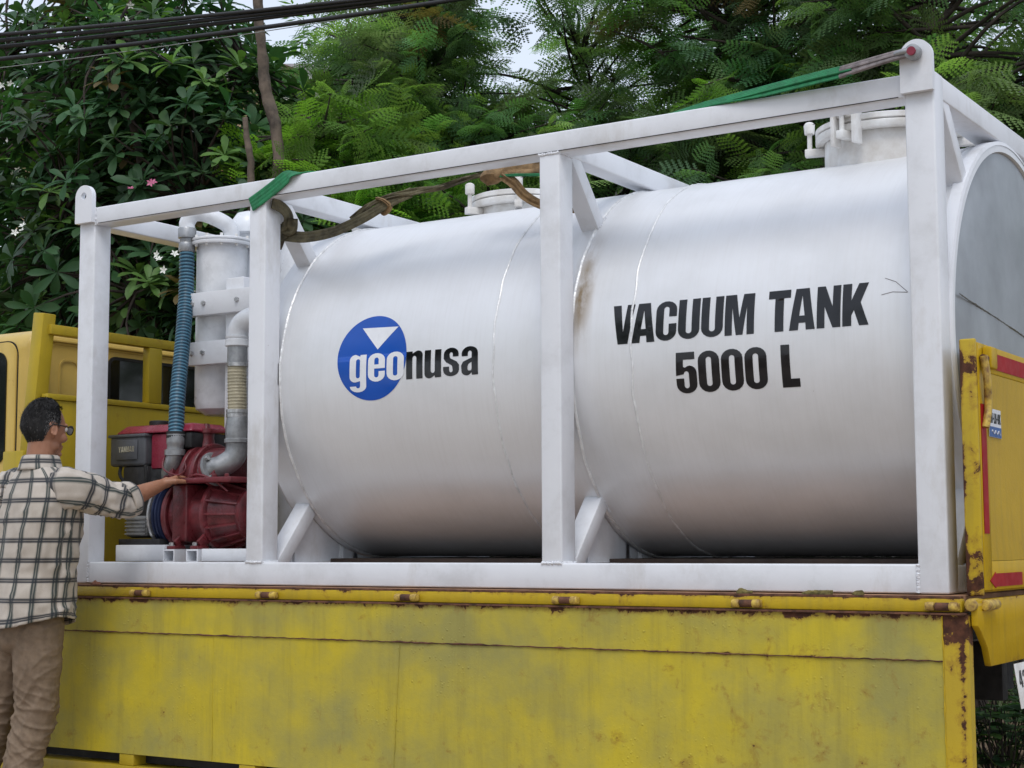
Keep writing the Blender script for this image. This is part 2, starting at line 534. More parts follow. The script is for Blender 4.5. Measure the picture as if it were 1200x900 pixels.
def fast_mesh(name, V, tris, mat, parent=None, tint=None, smooth=False, kind=None):
    """big numpy triangle mesh; tint is a colour for each vertex"""
    me = bpy.data.meshes.new(name)
    V = np.asarray(V, np.float32); T = np.asarray(tris, np.int32)
    me.vertices.add(len(V)); me.vertices.foreach_set('co', V.ravel())
    me.loops.add(T.size); me.loops.foreach_set('vertex_index', T.ravel())
    me.polygons.add(len(T))
    me.polygons.foreach_set('loop_start', np.arange(0, T.size, 3, dtype=np.int32))
    me.update(calc_edges=True)
    if tint is not None:
        a = me.attributes.new('tint', 'FLOAT_COLOR', 'POINT')
        a.data.foreach_set('color', np.concatenate([tint, np.ones((len(tint), 1))], 1).astype(np.float32).ravel())
    if smooth:
        me.polygons.foreach_set('use_smooth', np.ones(len(T), bool))
    return link(name, me, mat, parent, kind)

def spline(pts, n=8):
    """Catmull-Rom through pts"""
    P = [Vector(p) for p in pts]
    P = [P[0] * 2 - P[1]] + P + [P[-1] * 2 - P[-2]]
    out = []
    for i in range(1, len(P) - 2):
        for k in range(n):
            t = k / n
            a, b, c, d = P[i - 1], P[i], P[i + 1], P[i + 2]
            out.append(0.5 * ((2 * b) + (c - a) * t + (2 * a - 5 * b + 4 * c - d) * t * t + (3 * b - a - 3 * c + d) * t ** 3))
    out.append(P[-2])
    return out

# ================================================================== SETTING: ground
def make_ground():
    n = 60
    xs = np.concatenate([np.linspace(-140, -14, 14), np.linspace(-12, 14, 40), np.linspace(16, 140, 14)])
    ys = np.concatenate([np.linspace(-140, -12, 14), np.linspace(-10, 16, 40), np.linspace(18, 200, 14)])
    V = []
    for y in ys:
        for x in xs:
            V.append((x, y, GZ + 0.05 * noise.noise(Vector((x * 0.5, y * 0.5, 0))) if y > 2.4 else GZ - 0.03))
    w = len(xs)
    F = [(j * w + i, j * w + i + 1, (j + 1) * w + i + 1, (j + 1) * w + i) for j in range(len(ys) - 1) for i in range(w - 1)]
    mb = MB(); mb.add(V, F)
    g = mb.build('ground', 'ground_soil', smooth=60)
    g['kind'] = 'structure'
make_ground()
rd = MB().box(-120, 120, -13.0, 2.0, GZ - 0.028, GZ).build('road', 'road_concrete')
rd['kind'] = 'structure'

# ================================================================== TANK SKID
L, H, W, T = 3.987, 1.70, 1.70, 0.10
TYC, TZC, TR = 0.85, 0.861, 0.75
skid = thing('vacuum_tank_skid', 'white steel frame carrying a silver-white vacuum tank on the yellow truck bed', 'vacuum tank', (0, 0, 0))
TB = 0.082                                              # top beam height
PX = [(0.0, 0.10), (1.032, 1.122), (2.474, 2.562), (L - 0.10, L)]
for i, (a, b) in enumerate(PX):
    end = i in (0, 3)
    ztop = H if end else H - TB - 0.001
    z0 = 0.0 if end else 0.0945
    for y0, y1 in ((0, T), (W - T, W)):
        MB().box(a, b, y0, y1, z0, ztop).build('post', 'white_paint', skid, 0.007, 3)
    # transverse members
    MB().box(a + 0.002, b - 0.002, T + 0.001, W - T - 0.001, H - TB, H - 0.001).build('cross_beam', 'white_paint', skid, 0.006, 3)
    MB().box(a + 0.002, b - 0.002, T + 0.001, W - T - 0.001, 0.001, 0.09).build('cross_beam', 'white_paint', skid, 0.006, 3)
    if i > 0:
        c = (a + b) / 2
        for sy in (1, -1):
            Y = lambda q: q if sy == 1 else W - q
            MB().obox((c, Y(0.105), 1.655), (c, Y(0.352), 1.365), b - a - 0.01, 0.062).build('brace', 'white_paint', skid, 0.005, 2)
            MB().obox((c, Y(0.115), 0.065), (c, Y(0.352), 0.345), b - a - 0.01, 0.062).build('brace', 'white_paint', skid, 0.005, 2)
        # saddle plate cut to the drum
        xx = c - 0.006
        mb = MB()
        def ztop(y):
            q = abs(y - TYC)
            za = TZC - math.sqrt(max(0.0, (TR + 0.004) ** 2 - q * q)) if q < TR else 9.0
            yb = TYC - q                                   # brace line on the near or far side
            return max(0.0925, min(za, 0.065 + (yb - 0.115) * 1.18))
        ys_ = np.linspace(0.145, W - 0.145, 71)
        for y0, y1 in zip(ys_[:-1], ys_[1:]):
            mb.prism([(y0, 0.092), (y1, 0.092), (y1, ztop(y1)), (y0, ztop(y0))], lambda u, v, t: (xx + t, u, v), 0.012)
        mb.build('saddle_plate', 'white_paint', skid, 0)
for y0 in (0, W - T):
    MB().box(T + 0.0005, L - T - 0.0005, y0 + 0.001, y0 + T - 0.001, H - TB, H - 0.001).build('top_beam', 'white_paint', skid, 0.007, 3)
    MB().box(T + 0.0005, L - T - 0.0005, y0 + 0.001, y0 + T - 0.001, 0.001, 0.0937).build('base_beam', 'white_paint', skid, 0.006, 3)
# lifting lugs: thick plates with a round head and a pin hole, proud of each corner post
for x0 in (-0.004, L - T - 0.004):
    for yf in (-0.026, W + 0.002):
        w = 0.108
        loop = [(0, 1.628), (w, 1.628)] + [(w / 2 + w / 2 * math.cos(t), 1.748 + w / 2 * math.sin(t)) for t in np.linspace(0, math.pi, 18)]
        hole = [(w / 2 + 0.017 * math.cos(t), 1.752 + 0.017 * math.sin(t)) for t in np.linspace(0, 2 * math.pi, 17)[:-1]]
        me = bmesh.new()
        def ringv(lp, y): return [me.verts.new((x0 + u, y, v)) for u, v in lp]
        oa, ha = ringv(loop, yf), ringv(hole, yf)
        ob, hb = ringv(loop, yf + 0.024), ringv(hole, yf + 0.024)
        from mathutils.geometry import tessellate_polygon
        tris = tessellate_polygon([[Vector((u, v, 0)) for u, v in loop], [Vector((u, v, 0)) for u, v in hole]])
        A, B = oa + ha, ob + hb
        for t in tris:
            me.faces.new([A[k] for k in t]); me.faces.new([B[k] for k in reversed(t)])
        for lp, lq in ((oa, ob), (ha, hb)):
            for k in range(len(lp)):
                me.faces.new([lp[k], lp[(k + 1) % len(lp)], lq[(k + 1) % len(lq)], lq[k]])
        bmesh.ops.recalc_face_normals(me, faces=me.faces)
        dm = bpy.data.meshes.new('lifting_lug'); me.to_mesh(dm); me.free()
        link('lifting_lug', dm, 'white_paint', skid)
# weld fillets where the beams meet the posts
for x, y, z in ((0.101, 0.0, H - TB), (L - T, 0.0, H - TB), (1.03, 0.0, H - TB - 0.001), (2.47, 0.0, H - TB - 0.001)):
    pass
def bead(p0, p1, r=0.0055, n=40, name='weld_bead', parent=skid, mat='white_paint'):
    p0, p1 = Vector(p0), Vector(p1)
    pts = [p0.lerp(p1, k / n) + Vector((random.uniform(-1, 1), random.uniform(-1, 1), random.uniform(-1, 1))) * 0.0012 for k in range(n + 1)]
    MB().tube(pts, [r * random.uniform(0.65, 1.35) for _ in pts], 7).build(name, mat, parent)
for a, b in PX[1:3]:
    bead((a, 0.001, H - TB), (b, 0.001, H - TB))
    bead((a, 0.001, 0.0945), (b, 0.001, 0.0945))
for a, b in PX[1:3]:
    bead((b, 0.004, H - TB), (b, T, H - TB)); bead((b, 0.004, 0.0945), (b, T, 0.0945))
for a, b in PX[1:]:
    c = (a + b) / 2; hw = (b - a) / 2 - 0.005
    bead((c - hw, 0.322, 1.392), (c + hw, 0.322, 1.392), 0.006); bead((c + hw, 0.316, 1.385), (c + hw, 0.372, 1.435), 0.006)
    bead((c - hw, 0.322, 0.332), (c + hw, 0.322, 0.332), 0.006); bead((c + hw, 0.316, 0.338), (c + hw, 0.372, 0.288), 0.006)
for xw in (T, L - T):
    bead((xw, 0.001, 0.004), (xw, 0.001, 0.092)); bead((xw, 0.001, H - TB), (xw, 0.001, H - 0.004))
# dark joint line along the lower edge of the near top beam, and tyre-black scuffs above it
MB().tube([(x, -0.0004 + 0.0006 * noise.noise(Vector((x * 3, 0, 0))), H - TB + 0.006) for x in np.linspace(0.12, L - T - 0.02, 160)], 0.0016, 6).build('joint_line', 'black_steel', skid)
mb = MB()
for k in range(34):
    x = 1.86 + 0.62 * random.random() ** 0.8
    mb.box(x, x + random.uniform(0.008, 0.05), 0.006 + 0.012 * random.random(), 0.040, H - 0.0012, H + 0.0012 + 0.0008 * random.random())
mb.build('scuff_marks', 'black_steel', skid, kind='stuff')
for pts in ([(3.761, 0.189), (3.80, 0.172), (3.842, 0.132)], [(3.752, 0.130), (3.79, 0.137), (3.842, 0.131)]):
    MB().tube([(u, TYC - (TR + 0.0005) * math.cos(v / TR), TZC + (TR + 0.0005) * math.sin(v / TR)) for u, v in pts], 0.0011, 6).build('scratch', 'sling_grey', skid)
# floor tubes under pump and engine
for xa in (0.436, 0.575):
    mb = MB()
    for (u0, u1, z0, z1) in ((0, .07, .0905, .0975), (0, .07, .141, .148), (0, .007, .0975, .141), (.063, .07, .0975, .141)):
        mb.box(xa + u0, xa + u1, 0.125, 0.62, z0, z1)
    mb.build('pump_rail', 'white_paint', skid)
MB().box(0.125, 0.43, 0.14, 0.60, 0.0945, 0.168).build('engine_bed', 'white_paint', skid, 0.004)
MB().box(1.14, 3.88, 0.42, 1.28, 0.012, 0.106).build('light_blocker', 'blocker_brown', skid, 0.004)  # dark box added under the drum to stop light coming through the gap
MB().box(0.655, 0.98, 0.135, 0.20, 0.0945, 0.150).build('side_channel', 'white_paint', skid, 0.004)

# ---- drum
XL, XR = 0.985, 3.992
prof = [(0.03, XL - 0.17), (0.25, XL - 0.155), (0.48, XL - 0.11), (0.64, XL - 0.06), (0.72, XL - 0.022), (TR, XL + 0.02)]
prof += [(TR, x) for x in np.linspace(XL + 0.03, XR - 0.004, 40)] + [(TR - 0.003, XR), (TR - 0.028, XR + 0.001), (TR - 0.031, XR - 0.012)]
tank = MB().lathe(prof, (0, TYC, TZC), 'X', 200, True).build('tank', 'tank_paint', skid, smooth=35)
# rear head: shallow dish set just inside the rim
hp = [(TR - 0.031, XR - 0.010), (0.66, XR - 0.002), (0.45, XR + 0.008), (0.22, XR + 0.013), (0.01, XR + 0.014)]
MB().lathe(hp, (0, TYC, TZC), 'X', 96, True).build('rear_head', 'end_plate', tank, smooth=50)
sx = XR + 0.0125
bead((sx - 0.006, 0.17, 0.98), (sx + 0.004, 0.85, 0.92), 0.0028, 60, 'weld_seam', tank, 'end_plate')
bead((sx + 0.004, 0.85, 0.92), (sx - 0.006, 1.5, 0.86), 0.0028, 60, 'weld_seam', tank, 'end_plate')
def ring_seam(x, r, wob, rad):
    n = 1100
    pts = []
    for k in range(n):
        a = 2 * math.pi * k / n
        rr = TR + 0.0005 + 0.0016 * noise.noise(Vector((a * 40, x, 0)))
        xx = x + wob * noise.noise(Vector((math.cos(a) * 7, math.sin(a) * 7, x * 5)))
        pts.append((xx, TYC + rr * math.cos(a), TZC + rr * math.sin(a)))
    rs = [rad * (0.80 + 0.30 * abs(noise.noise(Vector((k * 0.05, x * 9, 2)))) + 0.22 * abs(math.sin(k * 1.1))) for k in range(n)]
    MB().tube(pts, rs, 6, closed=True).build('weld_seam', 'weld_bead', tank)
ring_seam(1.124, TR, 0.004, 0.0066)
ring_seam(2.199, TR, 0.007, 0.0046)
ring_seam(2.545, TR, 0.005, 0.0072)
ring_seam(2.803, TR, 0.007, 0.0048)
ring_seam(XR - 0.085, TR, 0.005, 0.0045)
# raised rim band by the rear head
MB().lathe([(TR - 0.002, XR - 0.045), (TR + 0.010, XR - 0.043), (TR + 0.010, XR - 0.002), (TR - 0.004, XR + 0.002)], (0, TYC, TZC), 'X', 160, False).build('rim_band', 'white_paint', tank, smooth=35)
# little plate welded beside the front ring
MB().box(1.085, 1.122, 0.083, 0.104, 0.83, 0.93).build('lap_plate', 'white_paint', tank, 0.004)

# ---- manways on the crown
def manway(cx, cy, rad, zn, name_h, nb, hinge_a, tall):
    zt = TZC + math.sqrt(max(0, TR ** 2 - (cy - TYC) ** 2)) - 0.10
    nk = MB().lathe([(rad, zt), (rad, zn)], (cx, cy, 0), 'Z', 48).build('manway_neck', 'chalk_white', tank, 0.002)
    MB().lathe([(rad + 0.002, zn - 0.028), (rad + 0.030, zn - 0.028), (rad + 0.034, zn - 0.022), (rad + 0.034, zn - 0.003), (rad + 0.030, zn + 0.001), (rad * 0.5, zn + 0.002)], (cx, cy, 0), 'Z', 56, False).build('manway_flange', 'chalk_white', tank)
    MB().lathe([(rad + 0.026, zn + 0.004), (rad + 0.034, zn + 0.008), (rad + 0.034, zn + 0.026), (rad + 0.022, zn + 0.031), (rad * 0.75, zn + 0.031 + tall * 0.5), (rad * 0.4, zn + 0.031 + tall * 0.9), (0.004, zn + 0.031 + tall)], (cx, cy, 0), 'Z', 56).build('manway_lid', 'chalk_white', tank)
    for k in range(nb):
        a = hinge_a + 2 * math.pi * (k + 0.97) / nb
        R = rad + 0.058
        px, py = cx + R * math.cos(a), cy + R * math.sin(a)
        mb = MB()
        mb.cyl((px, py, zn - 0.05), (px, py, zn + 0.07), 0.010, n=10)
        mb.cyl((px, py, zn + 0.030), (px, py, zn + 0.068), 0.021, n=8)
        mb.ball((px, py, zn + 0.068), (0.021, 0.021, 0.012), 10, 6)
        mb.obox((cx + (rad) * math.cos(a), cy + rad * math.sin(a), zn - 0.045), (px + 0.018 * math.cos(a), py + 0.018 * math.sin(a), zn - 0.045), 0.03, 0.032, (0, 0, 1))
        mb.build('swing_bolt', 'chalk_white', tank, 0.003)
    # hinge: two upright ears carrying a boxed pin
    ca, sa = math.cos(hinge_a), math.sin(hinge_a)
    tx, ty = -sa, ca
    mb = MB()
    for s in (-1, 1):
        c = Vector((cx + (rad + 0.045) * ca + tx * 0.046 * s, cy + (rad + 0.045) * sa + ty * 0.046 * s, 0))
        mb.obox((c.x, c.y, zn - 0.085), (c.x, c.y, zn + 0.075), 0.016, 0.05, (tx, ty, 0))
    mb.obox((cx + (rad + 0.03) * ca - tx * 0.037, cy + (rad + 0.03) * sa - ty * 0.037, zn + 0.045), (cx + (rad + 0.03) * ca + tx * 0.037, cy + (rad + 0.03) * sa + ty * 0.037, zn + 0.045), 0.04, 0.045, (ca, sa, 0))
    mb.cyl((cx + (rad + 0.05) * ca - tx * 0.10, cy + (rad + 0.05) * sa - ty * 0.10, zn + 0.07), (cx + (rad + 0.05) * ca + tx * 0.12, cy + (rad + 0.05) * sa + ty * 0.12, zn + 0.07), 0.012, n=10)
    mb.build('manway_hinge', 'chalk_white', tank, 0.002)
manway(3.535, 0.85, 0.245, 1.722, 'm', 6, math.radians(-103), 0.03)
manway(1.80, 0.95, 0.20, 1.672, 'm', 6, math.radians(60), 0.02)
# breather valve with a bell cap
MB().lathe([(0.018, 1.40), (0.018, 1.63), (0.026, 1.64), (0.055, 1.66), (0.072, 1.70), (0.074, 1.72), (0.02, 1.735)], (0.80, 1.10, 0), 'Z', 24).build('breather_valve', 'chalk_white', tank)

# ---- lettering, drawn glyph by glyph and wrapped round the drum
def arc(cx, cy, rx, ry, a0, a1, n=9):
    return [(cx + rx * math.cos(math.radians(a0 + (a1 - a0) * k / n)), cy + ry * math.sin(math.radians(a0 + (a1 - a0) * k / n))) for k in range(n + 1)]
S_ = 0.205                                                # stem
def ring0(w, top=1.0, bot=0.0, st=S_, ey=0.23):
    o = arc(w / 2, top - ey, w / 2, ey, 0, 180) + arc(w / 2, bot + ey, w / 2, ey, 180, 360)
    iw = w / 2 - st
    i = arc(w / 2, top - ey * 0.92, iw, iw * 0.9, 0, 180) + arc(w / 2, bot + ey * 0.92, iw, iw * 0.9, 180, 360)
    return [o, i]
def U_(w, top, inv=False, ey=0.23, st=S_):
    iw = w / 2 - st
    p = [(0, top)] + arc(w / 2, ey, w / 2, ey, 180, 360) + [(w, top), (w - st, top)] + arc(w / 2, ey * 0.9, iw, iw * 0.9, 360, 180) + [(st, top)]
    return [p]
G = {}
G['V'] = (0.60, [[(0, 1), (0.215, 1), (0.305, 0.30), (0.39, 1), (0.60, 1), (0.435, 0), (0.165, 0)]])
G['A'] = (0.62, [[(0, 0), (0.15, 1), (0.47, 1), (0.62, 0), (0.405, 0), (0.392, 0.17), (0.233, 0.17), (0.215, 0)], [(0.245, 0.34), (0.375, 0.34), (0.31, 0.83)]])
w = 0.55
iw = w / 2 - S_
G['C'] = (w, [[(w, 0.60)] + arc(w / 2, 0.77, w / 2, 0.23, 0, 180) + arc(w / 2, 0.23, w / 2, 0.23, 180, 360) + [(w, 0.42), (w - S_, 0.42)] + arc(w / 2, 0.21, iw, iw, 360, 180) + arc(w / 2, 0.79, iw, iw, 180, 0) + [(w - S_, 0.60)]])
G['U'] = (0.56, U_(0.56, 1.0))
G['M'] = (0.74, [[(0, 0), (0, 1), (0.28, 1), (0.37, 0.42), (0.46, 1), (0.74, 1), (0.74, 0), (0.555, 0), (0.555, 0.68), (0.455, 0), (0.285, 0), (0.185, 0.68), (0.185, 0)]])
G['T'] = (0.54, [[(0, 1), (0.54, 1), (0.54, 0.80), (0.3775, 0.80), (0.3775, 0), (0.1625, 0), (0.1625, 0.80), (0, 0.80)]])
G['N'] = (0.56, [[(0, 0), (0, 1), (0.19, 1), (0.375, 0.50), (0.375, 1), (0.56, 1), (0.56, 0), (0.375, 0), (0.185, 0.50), (0.185, 0)]])
G['K'] = (0.61, [[(0, 0), (0, 1), (0.21, 1), (0.21, 0.60), (0.375, 1), (0.60, 1), (0.425, 0.54), (0.61, 0), (0.39, 0), (0.27, 0.37), (0.21, 0.24), (0.21, 0)]])
G['L'] = (0.43, [[(0, 0), (0, 1), (0.215, 1), (0.215, 0.20), (0.43, 0.20), (0.43, 0)]])
G['0'] = (0.55, ring0(0.55))
w = 0.54
G['5'] = (w, [[(0.02, 1), (0.50, 1), (0.50, 0.82), (0.20, 0.82), (0.195, 0.645)] + arc(0.36, 0.49, 0.18, 0.18, 130, 0, 6) + arc(w / 2, 0.22, w / 2, 0.22, 360, 180) + [(0, 0.37), (0.205, 0.37)] + arc(w / 2, 0.19, 0.066, 0.065, 180, 360, 6) + arc(w / 2, 0.47, 0.066, 0.07, 0, 180, 6) + [(0.0, 0.44)]])
# lower case: x-height 1
xh = 0.27
G['o'] = (0.58, ring0(0.58, 1, 0, 0.215, 0.25))
G['n'] = (0.57, [[(0, 0), (0, 0.98), (0.215, 0.98), (0.215, 0.90)] + arc(0.41, 0.83, 0.16, 0.17, 115, 0, 7) + [(0.57, 0), (0.355, 0)] + arc(0.285, 0.73, 0.07, 0.09, 0, 180, 6) + [(0.215, 0)]])
G['u'] = (0.57, [[(0.57 - x, 1.0 - y - 0.02) for x, y in G['n'][1][0]]])
G['e'] = (0.58, [arc(0.29, 0.75, 0.29, 0.25, 0, 180) + arc(0.29, 0.25, 0.29, 0.25, 180, 360) + [(0.58, 0.36), (0.37, 0.36)] + arc(0.29, 0.22, 0.075, 0.075, 360, 180, 6) + [(0.215, 0.46), (0.58, 0.46)], arc(0.29, 0.77, 0.075, 0.075, 0, 180, 6) + [(0.215, 0.60), (0.365, 0.60)]])
G['a'] = (0.57, [[(0.02, 0.66)] + arc(0.285, 0.76, 0.27, 0.24, 180, 0, 10) + [(0.56, 0.0), (0.355, 0.0), (0.35, 0.09)] + arc(0.18, 0.16, 0.17, 0.17, 300, 180, 7) + [(0.0, 0.34), (0.06, 0.47), (0.35, 0.60), (0.35, 0.72)] + arc(0.285, 0.76, 0.065, 0.085, 0, 180, 6) + [(0.22, 0.66)], [(0.35, 0.45), (0.24, 0.38), (0.212, 0.30), (0.212, 0.20), (0.25, 0.15), (0.33, 0.16), (0.35, 0.22)]])
G['s'] = (0.54, [[(0.52, 0.68)] + arc(0.27, 0.78, 0.25, 0.22, 0, 180, 9) + [(0.02, 0.62), (0.10, 0.50), (0.30, 0.37), (0.32, 0.27)] + arc(0.265, 0.21, 0.06, 0.075, 0, -180, 6) + [(0.205, 0.34), (0.0, 0.34)] + arc(0.27, 0.23, 0.27, 0.23, 180, 360, 9) + [(0.54, 0.38), (0.46, 0.50), (0.24, 0.63), (0.22, 0.71)] + arc(0.27, 0.77, 0.055, 0.07, 180, 0, 6) + [(0.325, 0.68)]])
G['g'] = (0.58, [arc(0.20, 0.80, 0.20, 0.20, 90, 180, 5) + arc(0.20, 0.22, 0.20, 0.20, 180, 270, 5) + [(0.365, 0.06), (0.365, -0.10)] + arc(0.29, -0.12, 0.07, 0.07, 0, -180, 6) + [(0.01, -0.12)] + arc(0.29, -0.13, 0.285, 0.20, 180, 360, 9) + [(0.58, 0.98), (0.37, 0.98), (0.36, 0.92)], arc(0.29, 0.76, 0.07, 0.08, 0, 180, 6) + arc(0.29, 0.24, 0.07, 0.08, 180, 360, 6)])
G['Y'] = (0.60, [[(0, 1), (0.22, 1), (0.30, 0.64), (0.38, 1), (0.60, 1), (0.405, 0.38), (0.405, 0), (0.195, 0), (0.195, 0.38)]])
G['R'] = (0.57, [[(0, 0), (0, 1), (0.34, 1)] + arc(0.34, 0.77, 0.21, 0.23, 90, -50, 8) + [(0.46, 0.50), (0.57, 0), (0.35, 0), (0.27, 0.42), (0.21, 0.42), (0.21, 0)], [(0.21, 0.84), (0.31, 0.84), (0.345, 0.76), (0.345, 0.66), (0.31, 0.58), (0.21, 0.58)]])
G['G'] = (0.55, [[(0.55, 0.63)] + arc(0.275, 0.77, 0.275, 0.23, 0, 180) + arc(0.275, 0.23, 0.275, 0.23, 180, 300) + [(0.42, 0.0), (0.55, 0.0), (0.55, 0.52), (0.28, 0.52), (0.28, 0.38), (0.345, 0.38)] + arc(0.275, 0.21, 0.07, 0.07, 360, 180) + arc(0.275, 0.79, 0.07, 0.07, 180, 0) + [(0.345, 0.63)]])
G['-'] = (0.34, [[(0.04, 0.36), (0.04, 0.54), (0.30, 0.54), (0.30, 0.36)]])
G['4'] = (0.56, [[(0.31, 0), (0.31, 0.2), (0, 0.2), (0, 0.36), (0.25, 1), (0.51, 1), (0.51, 0.36), (0.56, 0.36), (0.56, 0.2), (0.51, 0.2), (0.51, 0)], [(0.31, 0.36), (0.31, 0.74), (0.17, 0.36)]])
G['2'] = (0.54, [[(0, 0), (0, 0.18), (0.30, 0.60), (0.335, 0.76)] + arc(0.27, 0.78, 0.065, 0.065, 0, 180, 6) + [(0.205, 0.63), (0, 0.63)] + arc(0.27, 0.76, 0.27, 0.24, 180, 0, 9) + [(0.52, 0.62), (0.29, 0.2), (0.53, 0.2), (0.53, 0)]])
G[' '] = (0.26, [])

def glyph_mesh(name, items, to3, mat, parent, slices=None):
    """items: list of (list of loops). Flat filled outlines, sliced across v so that they can follow a curve."""
    bm = bmesh.new()
    for loops in items:
        vs3 = [[Vector((u, v, 0)) for u, v in lp] for lp in loops]
        flat = [p for lp in vs3 for p in lp]
        bv = [bm.verts.new(p) for p in flat]
        for t in tessellate_polygon(vs3):
            try:
                bm.faces.new([bv[k] for k in t])
            except ValueError:
                pass
    if slices:
        lo, hi, n = slices
        for k in range(1, n):
            geom = bm.verts[:] + bm.edges[:] + bm.faces[:]
            bmesh.ops.bisect_plane(bm, geom=geom, plane_co=(0, lo + (hi - lo) * k / n, 0), plane_no=(0, 1, 0))
    for v in bm.verts:
        v.co = Vector(to3(v.co.x, v.co.y))
    bmesh.ops.recalc_face_normals(bm, faces=bm.faces)
    me = bpy.data.meshes.new(name)
    bm.to_mesh(me); bm.free()
    for p in me.polygons: p.use_smooth = True
    return link(name, me, mat, parent)

KERN = {'VA': -0.10, 'TA': -0.07, 'AC': -0.02}
def layout(text, u0, u1, v0, h, gap=0.045):
    tot = sum(G[c][0] for c in text) + gap * (len(text) - 1) + sum(KERN.get(text[i:i + 2], 0) for i in range(len(text)))
    s = (u1 - u0) / tot
    out, x = [], 0
    for i, c in enumerate(text):
        wd, loops = G[c]
        if loops:
            out.append([[(u0 + (x + a) * s, v0 + b * h) for a, b in lp] for lp in loops])
        x += wd + gap + KERN.get(text[i:i + 2], 0)
    return out

def on_drum(off):
    def f(u, v):
        a = v / TR
        r = TR + off
        return (u, TYC - r * math.cos(a), TZC + r * math.sin(a))
    return f
def drum_word(text, u0, u1, v0, h, mat, off, name='lettering', gap=0.045):
    return glyph_mesh(name, layout(text, u0, u1, v0, h, gap), on_drum(off), mat, tank, (v0 - h * 0.4, v0 + h * 1.02, 20))
drum_word('VACUUM TANK', 2.722, 3.708, 0.031, 0.148, 'decal_black', 0.0011)
drum_word('5000 L', 2.982, 3.454, -0.164, 0.148, 'decal_black', 0.0011)
disc = [(1.607 + 0.176 * math.cos(t), 0.060 + 0.176 * math.sin(t)) for t in np.linspace(0, 2 * math.pi, 73)[:-1]]
glyph_mesh('logo_disc', [[disc]], on_drum(0.0010), 'decal_blue', tank, (-0.13, 0.25, 30))
glyph_mesh('logo_triangle', [[[(1.547, 0.186), (1.730, 0.180), (1.637, 0.090)]]], on_drum(0.0018), 'decal_white', tank, (0.08, 0.2, 10))
drum_word('geo', 1.497, 1.772, -0.041, 0.116, 'decal_white', 0.0018, gap=0.06)
drum_word('nusa', 1.783, 2.130, -0.041, 0.113, 'decal_black', 0.0011, gap=0.07)

# ---- separator column with its brackets (fixed to the skid)
sep = MB().lathe([(0.012, 0.785), (0.07, 0.775), (0.112, 0.80), (0.120, 0.83), (0.120, 1.585)], (0.335, 0.585, 0), 'Z', 48).build('separator_vessel', 'pipe_white', skid)
MB().lathe([(0.118, 1.578), (0.150, 1.578), (0.152, 1.583), (0.152, 1.592), (0.148, 1.595)], (0.335, 0.585, 0), 'Z', 48).build('lid_flange', 'pipe_white', sep)
MB().lathe([(0.148, 1.597), (0.152, 1.600), (0.152, 1.607), (0.146, 1.611), (0.02, 1.618)], (0.335, 0.585, 0), 'Z', 48).build('lid', 'pipe_white', sep)
for k in range(12):
    a = 2 * math.pi * k / 12 + 0.2
    x, y = 0.335 + 0.137 * math.cos(a), 0.585 + 0.137 * math.sin(a)
    MB().cyl((x, y, 1.568), (x, y, 1.624), 0.0075, n=6).build('bolt', 'chalk_white', sep)
col2 = MB().lathe([(0.125, 0.093), (0.125, 1.55), (0.10, 1.62)], (0.62, 0.86, 0), 'Z', 40).build('silencer_column', 'pipe_white', skid)
MB().lathe([(0.05, 1.60), (0.05, 1.66), (0.088, 1.665), (0.088, 1.69), (0.080, 1.73), (0.055, 1.765), (0.004, 1.78)], (0.36, 0.74, 0), 'Z', 32).build('vent_cap', 'pipe_white', col2)
MB().cyl((0.36, 0.74, 1.3), (0.36, 0.74, 1.61), 0.045, n=20).build('vent_pipe', 'pipe_white', col2)
MB().box(0.475, 0.585, 0.462, 0.555, 0.0945, 1.40).build('column_post', 'white_paint', skid, 0.006)
for z0 in (1.232, 1.000):
    mb = MB()
    mb.box(0.262, 0.70, 0.425, 0.432, z0, z0 + 0.108)
    mb.box(0.262, 0.70, 0.4325, 0.461, z0, z0 + 0.007)
    mb.box(0.262, 0.70, 0.4325, 0.461, z0 + 0.101, z0 + 0.108)
    br = mb.build('bracket_channel', 'white_paint', skid, 0.002)
    for bx in (0.30, 0.372, 0.58):
        MB().lathe([(0.0001, -0.012), (0.011, -0.011), (0.013, 0)], (bx, 0.425, z0 + 0.055), 'Y', 6).build('bolt', 'bolt_steel', br)

# ================================================================== HOSES AND PIPES
def ridged(path, r, pitch, name_core, mat_core, mat_ridge, parent, depth=0.004):
    P = spline(path, 24)
    Lg = [0]
    for a, b in zip(P, P[1:]): Lg.append(Lg[-1] + (b - a).length)
    n = int(Lg[-1] / pitch)
    core = MB().tube(P, r, 20).build(name_core, mat_core, parent)
    mb = MB()
    def at(s):
        for i in range(len(P) - 1):
            if Lg[i + 1] >= s:
                return P[i].lerp(P[i + 1], (s - Lg[i]) / max(1e-9, Lg[i + 1] - Lg[i]))
        return P[-1]
    for k in range(n):
        s = (k + 0.5) * pitch
        q = pitch * 0.31
        mb.tube([at(max(0, s - q)), at(max(0, s - q * 0.6)), at(s), at(min(Lg[-1], s + q * 0.6)), at(min(Lg[-1], s + q))], [r - 0.0005, r + depth * 0.8, r + depth, r + depth * 0.8, r - 0.0005], 20, caps=False)
    mb.build('ridge', mat_ridge, core)
    return core
hose = thing('ribbed_hose', 'blue ribbed suction hose running down from a white pipe bend to the pump', 'hose', (0.19, 0.43, 0.5))
ridged([(0.236, 0.45, 1.560), (0.255, 0.43, 1.34), (0.318, 0.345, 1.08), (0.378, 0.26, 0.85), (0.419, 0.21, 0.655)], 0.0325, 0.0168, 'hose_body', 'hose_core', 'hose_ridge', hose)
